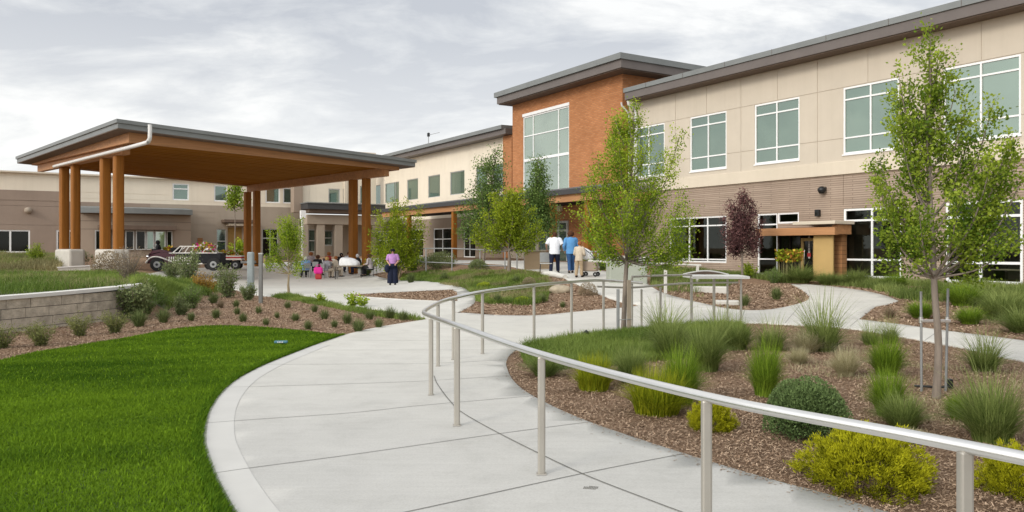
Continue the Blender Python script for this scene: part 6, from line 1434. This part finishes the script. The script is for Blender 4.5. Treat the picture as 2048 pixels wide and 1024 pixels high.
# walking group on the ramp, seen from behind
G1 = Vector(at(1110, 547, 33)); g1 = ground_at(1109, 33.0); person('person in a loose white shirt and dark trousers walking toward the porch', g1 + Vector((0, 0, SL)), away(-.15), 1.72, group='people walking to the porch', top='white', bottom='navy', hair='hair_brown', skin_m='skin_dark', hunch=.10, step=.20, sleeves='short', bulk=1.16, apart=.12,
       arms=[((-.33, -.02, 1.16), (-.30, -.16, 1.0)), ((.34, .02, 1.16), (.33, -.12, .98))], head_drop=.02)
g2 = ground_at(1142, 33.0); person('person in a blue sweater and jeans with curly brown hair seen from behind', g2 + Vector((0, 0, SL)), away(.12), 1.70, group='people walking to the porch', top='blue', bottom='jeans', hair='hair_brown', hairstyle='curly', hunch=.05, step=.13, bulk=1.12, apart=.08,
       arms=[((-.30, -.10, 1.12), (-.34, -.36, 1.04)), ((.30, .0, 1.12), (.24, -.12, .93))])
g3 = ground_at(1158, 31.0); person('shorter person in tan trousers beside the pushchair', g3 + Vector((0, 0, SL)), away(-.5), 1.38, group='people walking to the porch', top='beige', bottom='tan', hair='hair_auburn', hairstyle='short', hunch=.06, step=.08, bulk=1.05,
       arms=[((-.25, -.05, 1.12), (-.18, -.3, 1.05)), ((.26, -.05, 1.12), (.2, -.3, 1.05))])
# pushchair under a white sheet
k = 31.3 / FPX; pc_ = empty('pushchair', ground_at(1180, 31.3) + Vector((0, 0, SL)), -.3, 'pushchair draped in a white sheet with a sloping black handle', 'pushchair')
bm = bmesh.new(); bmesh.ops.create_icosphere(bm, subdivisions=4, radius=1)
m = MB(); q = random.Random(2); vs = []
for v in bm.verts:
    f = 1 + .10 * math.sin(9 * v.co.x + 3 * v.co.y) * (1 - v.co.z) * .5; vs.append((v.co.x * .27 * f - .16 + v.co.z * -.12, v.co.y * .24 * f, .86 + v.co.z * .27 * (1 if v.co.z > 0 else .9)))
bm.verts.index_update(); m.add(vs, [[v.index for v in f.verts] for f in bm.faces], 0, True); bm.free(); m.build('sheet', M['sheet'], pc_)
MB().tube([(-.30, -.28, 1.18), (.05, -.29, .92), (.42, -.29, .52)], .016, 8).build('handle', M['black'], pc_)
MB().bbox(-.28, .30, -.20, .24, .20, .60, .05).build('basket', M['taupe'], pc_)
for x in (-.22, .26):
    for y_ in (-.26, .26):
        w_ = MB().tube([(x, y_ - .02, .09), (x, y_ + .02, .09)], .09, 14).build('wheel', M['tyre'], pc_); MB().tube([(x, y_ - .025, .09), (x, y_ + .025, .09)], .03, 8).build('hub', M['galv'], w_)
# standing person on the plaza
p = G(785.5, 571); person('person in a lilac top, dark cap and wide navy trousers standing on the plaza', p + Vector((0, 0, SL)), .1, 1.66, top='purple', bottom='navy', hair='hair_black', hairstyle='hat', skin_m='skin', bulk=1.08, sleeves='short', apart=.10, legw=.7, tuck=.22,
       arms=[((-.27, -.02, 1.15), (-.17, -.2, 1.02)), ((.27, -.02, 1.15), (.17, -.2, 1.02))])
k = p.y / FPX; jk = empty('folded_coat', p + Vector((0, 0, SL)), .1, 'bulky navy coat held at the waist of the person on the plaza', 'coat')
m = MB(); m.blob((-.05, -.10, .90), (.27, .19, .10), 3, .05, 2); m.blob((-.25, -.08, .77), (.13, .15, .19), 3, .06, 3); m.build('coat', M['navy'], jk)
# seated group round the covered table
def chair(loc, face, label):
    c = empty('folding_chair', loc, face, label, 'chair', 'chairs round the covered table')
    MB().bbox(-.21, .21, -.22, .22, .42, .45, .01).build('seat', M['galv'], c); MB().bbox(-.21, .21, .20, .23, .55, .85, .01).build('backrest', M['galv'], c)
    for x in (-.2, .2):
        MB().tube([(x, -.2, 0), (x, -.19, .42)], .013, 6).build('leg', M['black'], c); MB().tube([(x, .27, 0), (x, .21, .87)], .013, 6).build('leg', M['black'], c)
    return c
SEAT = [(612, 556, 'lightblue', 'blackc', 'hair_white', 'bob', -2.6, 'seated white haired person in a light blue top, leftmost at the table', 'folding chair under the person in light blue'),
        (634, 552, 'blackc', 'blackc', 'hair_brown', 'curly', 2.9, 'seated person in black with bushy brown hair behind the pink bag', 'folding chair under the person in black'),
        (651, 557, 'greyc', 'beige', 'hair_blond', 'bob', 2.5, 'seated blond person in a grey top left of the person in cream', 'folding chair under the blond person in grey'),
        (668, 555, 'beige', 'beige', 'hair_auburn', 'short', 2.2, 'seated person in a cream top with auburn hair next to the white sheet', 'folding chair under the person in cream'),
        (655, 543, 'red', 'navy', 'hair_auburn', 'curly', 1.2, 'seated auburn haired person at the back of the table group', 'folding chair at the back of the table group'),
        (622, 543, 'pattern', 'navy', 'hair_auburn', 'curly', 0.2, 'seated person with orange brown hair behind the black top', 'folding chair behind the person in black'),
        (682, 545, 'blackc', 'navy', 'hair_black', 'bob', .4, 'seated black haired person behind the white covered table', 'folding chair behind the white covered table'),
        (719, 549, 'blackc', 'navy', 'hair_white', 'bob', -1.2, 'seated white haired person in black right of the covered table', 'folding chair right of the covered table'),
        (742, 553, 'pattern', 'blackc', 'hair_brown', 'curly', -1.9, 'seated person in a patterned top at the far right of the group', 'folding chair under the person in the patterned top'),
        (698, 543, 'white', 'navy', 'hair_brown', 'short', -.1, 'seated brown haired person in white at the back before the canopy column', 'folding chair in front of the right canopy column')]
for px, py, tp_, bt, hr_, st_, fc, lab, cl_ in SEAT:
    p = G(px, py) + Vector((0, 0, SL)); chair(p, fc, cl_)
    person(lab, p, fc, 1.62, 'sit', group='people seated round the covered table', top=tp_, bottom=bt, hair=hr_, hairstyle=st_, hunch=.10, bulk=1.18, arms=[((-.27, -.08, .74), (-.16, -.30, .70)), ((.27, -.08, .74), (.16, -.30, .70))])
tp = G(693, 559); tb = empty('covered_table', tp + Vector((0, 0, SL)), .08, 'folding table on thin dark legs', 'table'); k = tp.y / FPX
MB().bbox(-24 * k, 32 * k, -.1, .75, 25 * k, 27 * k, .01).build('tabletop', M['stake_wood'], tb)
for x in (-22 * k, 29 * k):
    for y_ in (-.05, .68): MB().tube([(x, y_, 0), (x, y_, 25 * k)], .022, 6).build('leg', M['black'], tb)
sh_ = empty('white_sheet', tp + Vector((0, 0, SL + 27 * k)), .08, 'puffy white sheet bundled on the folding table', 'sheet')
bm = bmesh.new(); bmesh.ops.create_icosphere(bm, subdivisions=4, radius=1); vs = []
for v in bm.verts:
    f = 1 + .018 * math.sin(7 * v.co.x + 5 * v.co.y) + .010 * math.sin(19 * v.co.y + 5 * v.co.x); z = max(v.co.z, -.05); z = (abs(z) ** .7) * (1 if z > 0 else -1) * .95; q_ = (abs(v.co.x) ** .8) * (1 if v.co.x > 0 else -1); vs.append((4 * k + q_ * 21 * k * f, .33 + v.co.y * .38 * f, .025 + (z + .05) * 15 * k * (1 - .25 * v.co.x) * f))
bm.verts.index_update(); MB().add(vs, [[v.index for v in f.verts] for f in bm.faces], 0, True).build('sheet', M['sheet'], sh_); bm.free()
bg = empty('pink_bag', G(637, 559) + Vector((0, 0, SL)), .2, 'bright pink bag with a red lower half among the seated group', 'bag'); k = bg.location.y / FPX
m = MB(); m.bbox(-.25, .25, -.38, -.12, .30, .70, .11); m.build('bag', M['pink'], bg); m = MB(); m.bbox(-.17, .19, -.36, -.12, .0, .30, .07); m.build('lower_pouch', M['red'], bg)
MB().tube(spline([(-.14, -.25, .69), (-.10, -.25, .80), (.10, -.25, .80), (.14, -.25, .69)], 5), .014, 6).build('handle', M['pink'], bg)
# ------------------------------------------------------------------ decorated parade car and flower wagon
def wheel(root, x, y, r, wdt=.16):
    w_ = MB().tube([(x, y - wdt / 2, r), (x, y + wdt / 2, r)], r, 24).build('wheel', M['tyre'], root)
    MB().tube([(x, y - wdt / 2 - .012, r), (x, y + wdt / 2 + .012, r)], r * .5, 18).build('rim', M['galv'], w_)
    MB().tube([(x, y - wdt / 2 - .03, r), (x, y - wdt / 2 - .013, r)], r * .2, 12).build('hub_cap', M['black'], w_)
cp = G(312, 543); k = cp.y / FPX; ca = empty('parade_car', cp + Vector((0, 0, SL)), .14, 'maroon and white decorated open vintage car parked under the timber canopy', 'car')
def prof(m, pts, y0, y1, mi=0):
    n = len(pts); vs = [(x, y0, z) for x, z in pts] + [(x, y1, z) for x, z in pts]
    m.add(vs, [tuple(range(n)), tuple(range(2 * n - 1, n - 1, -1))] + [(i, i + n, (i + 1) % n + n, (i + 1) % n) for i in range(n)], mi)
m = MB(); prof(m, [(-.45, .42), (-.5, .62), (-.28, .84), (.2, .98), (.8, .95), (1.3, .88), (2.9, .88), (3.15, .75), (3.15, .40), (.0, .36)], .12, 1.35); m.build('body', M['maroon'], ca)
m = MB(); m.bbox(.98, 3.2, .08, 1.4, .38, .92, .06); m.build('rear_body', M['blackc'], ca)
m = MB(); prof(m, [(-.42, .85), (-.25, 1.06), (.15, 1.12), (.75, 1.0), (.7, .965), (.1, .99)], .2, 1.3); m.build('folded_hood', M['maroon'], ca)
for y0, y1 in ((-.02, .14), (1.34, 1.5)):
    c = spline([(-.52, (y0 + y1) / 2, .42), (-.3, (y0 + y1) / 2, .68), (.05, (y0 + y1) / 2, .74), (.5, (y0 + y1) / 2, .60), (1.0, (y0 + y1) / 2, .42), (1.9, (y0 + y1) / 2, .36), (2.3, (y0 + y1) / 2, .38)], 5)
    MB().tube(c, .085, 8, flat=.45).build('fender', M['car_white'], ca)
for x in (0.05, 2.85):
    for y in (.05, 1.42): wheel(ca, x, y, .34)
m = MB()
for i in range(11): x = .62 + i * .11; m.box(x, x + .045, .0, .118, .5 + .0 * i, .74)
m.build('louvres', M['car_white'], ca)
m = MB(); zt_ = 1.28; zb_ = .93
for y in (.15, 1.33):
    m.tube([(.78, y, zb_), (1.15, y, zt_), (2.5, y, zt_), (2.85, y, zb_)], .035, 6); m.tube([(.6, y, zb_), (3.0, y, zb_)], .04, 6)
    for x in (1.25, 1.55, 1.85, 2.15, 2.45): m.tube([(x - .18, y, zb_), (x + .05, y, zt_)], .026, 6)
for x in (1.15, 1.8, 2.5): m.tube([(x, .15, zt_), (x, 1.33, zt_)], .03, 6)
m.build('white_rack', M['car_white'], ca)
for x in (-.47,): MB().blob((x, .3, .74), (.11, .11, .11), 2).build('headlight', M['chrome'], ca); MB().blob((x, 1.2, .74), (.11, .11, .11), 2).build('headlight', M['chrome'], ca)
m = MB(); m.bbox(.62, .95, .25, 1.25, .95, 1.22, .06); m.build('seat', M['blackc'], ca)
def flowers(name, label, base, w_, d_, h, n, mats, seed, L=.17):
    q = np.random.default_rng(seed); P = q.uniform(-.5, .5, (n, 3)) * np.array([w_, d_, 0]); P[:, 2] = h * (q.uniform(0, 1, n) ** .7) * (1 - .5 * np.abs(P[:, 0] / w_)); v, f, t = leaf_quads(P, L * q.uniform(.6, 1.2, n), .4, q.uniform(0, 1, n)); mi = q.choice(len(mats), n, p=[.45] + [.55 / (len(mats) - 1)] * (len(mats) - 1))
    o = obj(name, mesh_np(name, v, f, [M[x] for x in mats], t, midx=mi), None, label=label, cat='flowers', group='flower bunches on the parade vehicles'); o.location = base; return o
flowers('flower_bunch', 'mixed flowers piled on the parade car rack', cp + Vector((2.2, .75, 1.0)), 1.1, .9, .5, 420, ['leaf_bright', 'petal', 'petal_white', 'pink'], 4)
flowers('flower_bunch', 'yellow blooms behind the driver of the parade car', ground_at(338, cp.y + 1.2) + Vector((0, 0, .9)), .5, .4, .5, 260, ['leaf_yellow', 'petal'], 5)
dp = ground_at(318, cp.y + .9); person('driver in dark clothes sitting up in the parade car', dp + Vector((0, 0, .42)), -1.2, 1.6, 'sit', top='blackc', bottom='blackc', hair='hair_black', hairstyle='bob', hunch=.05, hands=False, arms=[((-.25, -.12, .74), (-.2, -.38, .78)), ((.25, -.12, .74), (.2, -.38, .78))])
wp = G(442, 540); wg = empty('flower_wagon', wp + Vector((0, 0, SL)), .16, 'white and red striped flower wagon on black wheels behind the parade car', 'wagon')
m = MB(); m.bbox(-1.1, 1.25, .1, 1.3, .82, .90, .02); m.bbox(-1.1, 1.25, .12, 1.28, .62, .72, .02); m.build('bed', M['car_white'], wg)
m = MB(); m.box(-1.08, 1.22, .14, 1.26, .722, .818); m.build('red_stripe', M['red'], wg)
for x in (-.75, .1, .85):
    for y in (.2, 1.2): wheel(wg, x, y, .30, .12)
MB().tube(spline([(1.2, .6, .6), (1.6, .6, .45), (2.2, .55, .35), (2.5, .5, .5)], 4), .04, 6).build('drawbar', M['black'], wg)
m = MB(); m.bbox(1.15, 2.0, .2, 1.1, .38, .56, .05); m.build('rear_step', M['galv'], wg)
m = MB(); m.bbox(-.6, .5, .16, 1.2, .28, .60, .05); m.build('underbox', M['blackc'], wg)
flowers('flower_bunch', 'red and orange flower rows standing on the wagon bed', wp + Vector((.0, .8, .90)), 2.2, .9, .32, 620, ['leaf_bright', 'petal', 'petal_white', 'red', 'petal'], 6)
m = MB(); q = random.Random(8)
for i, (x, c_) in enumerate(((-.8, 'purple'), (-.55, 'lightblue'), (-.25, 'red'))):
    o = MB().blob((0, 0, .0), (.22, .13, .16), 2, .08, i).build('cloth_bundle', M[c_], None, label=('purple', 'light blue', 'red')[i] + ' cloth bundle tucked against the wagon side', cat='bundle', group='cloth bundles on the wagon side'); o.location = wp + Vector((x, .05, .80)); 
# bench in front of the back columns and a flower pot at the entry
bn = empty('park_bench', G(560, 536), .15, 'long low dark bench behind the thin plaza tree', 'bench'); k = bn.location.y / FPX
MB().bbox(-30 * k, 34 * k, 0, .4, .42, .48, .01).build('seat', M['stake_wood'], bn)
for x in (-27 * k, 31 * k): MB().bbox(x - .04, x + .04, .02, .38, 0, .418, .01).build('leg', M['black'], bn)
MB().bbox(-30 * k, 34 * k, .40, .44, .55, .85, .01).build('backrest', M['stake_wood'], bn)
for x in (-27 * k, 31 * k): MB().bbox(x - .03, x + .03, .405, .435, .48, .55, .005).build('back_post', M['black'], bn)
for i, (px, lab) in enumerate(((1566, 'tall stemmed yellow flower planting left of the entry door'), (1590, 'tall stemmed orange flower planting beside the entry door frame'))):
    p = ground_at(px, 36.8); fl_ = empty('flower_planting', p, 0, lab, 'flowers', 'flower plantings at the entry'); m = MB(); q = random.Random(i)
    for s_ in range(14): x = q.uniform(-.3, .3); y = q.uniform(-.2, .2); m.tube([(x, y, -.05), (x * 1.1, y, .95 + q.uniform(0, .25))], .012, 4)
    m.build('stems', M['leaf_pale'] if 'leaf_pale' in M else M['grass_pale'], fl_)
    v, f, t = leaf_quads(rng.uniform(-.5, .5, (500, 3)) * np.array([.55, .5, .45]) + np.array([0, 0, 1.1]), .15 * np.ones(500), .4, rng.uniform(0, 1, 500)); obj('blooms', mesh_np('blooms', v, f, [M['leaf_yellow'], M['petal'], M['leaf_orange']], t, midx=rng.choice(3, 500, p=[.55, .2, .25])), fl_)
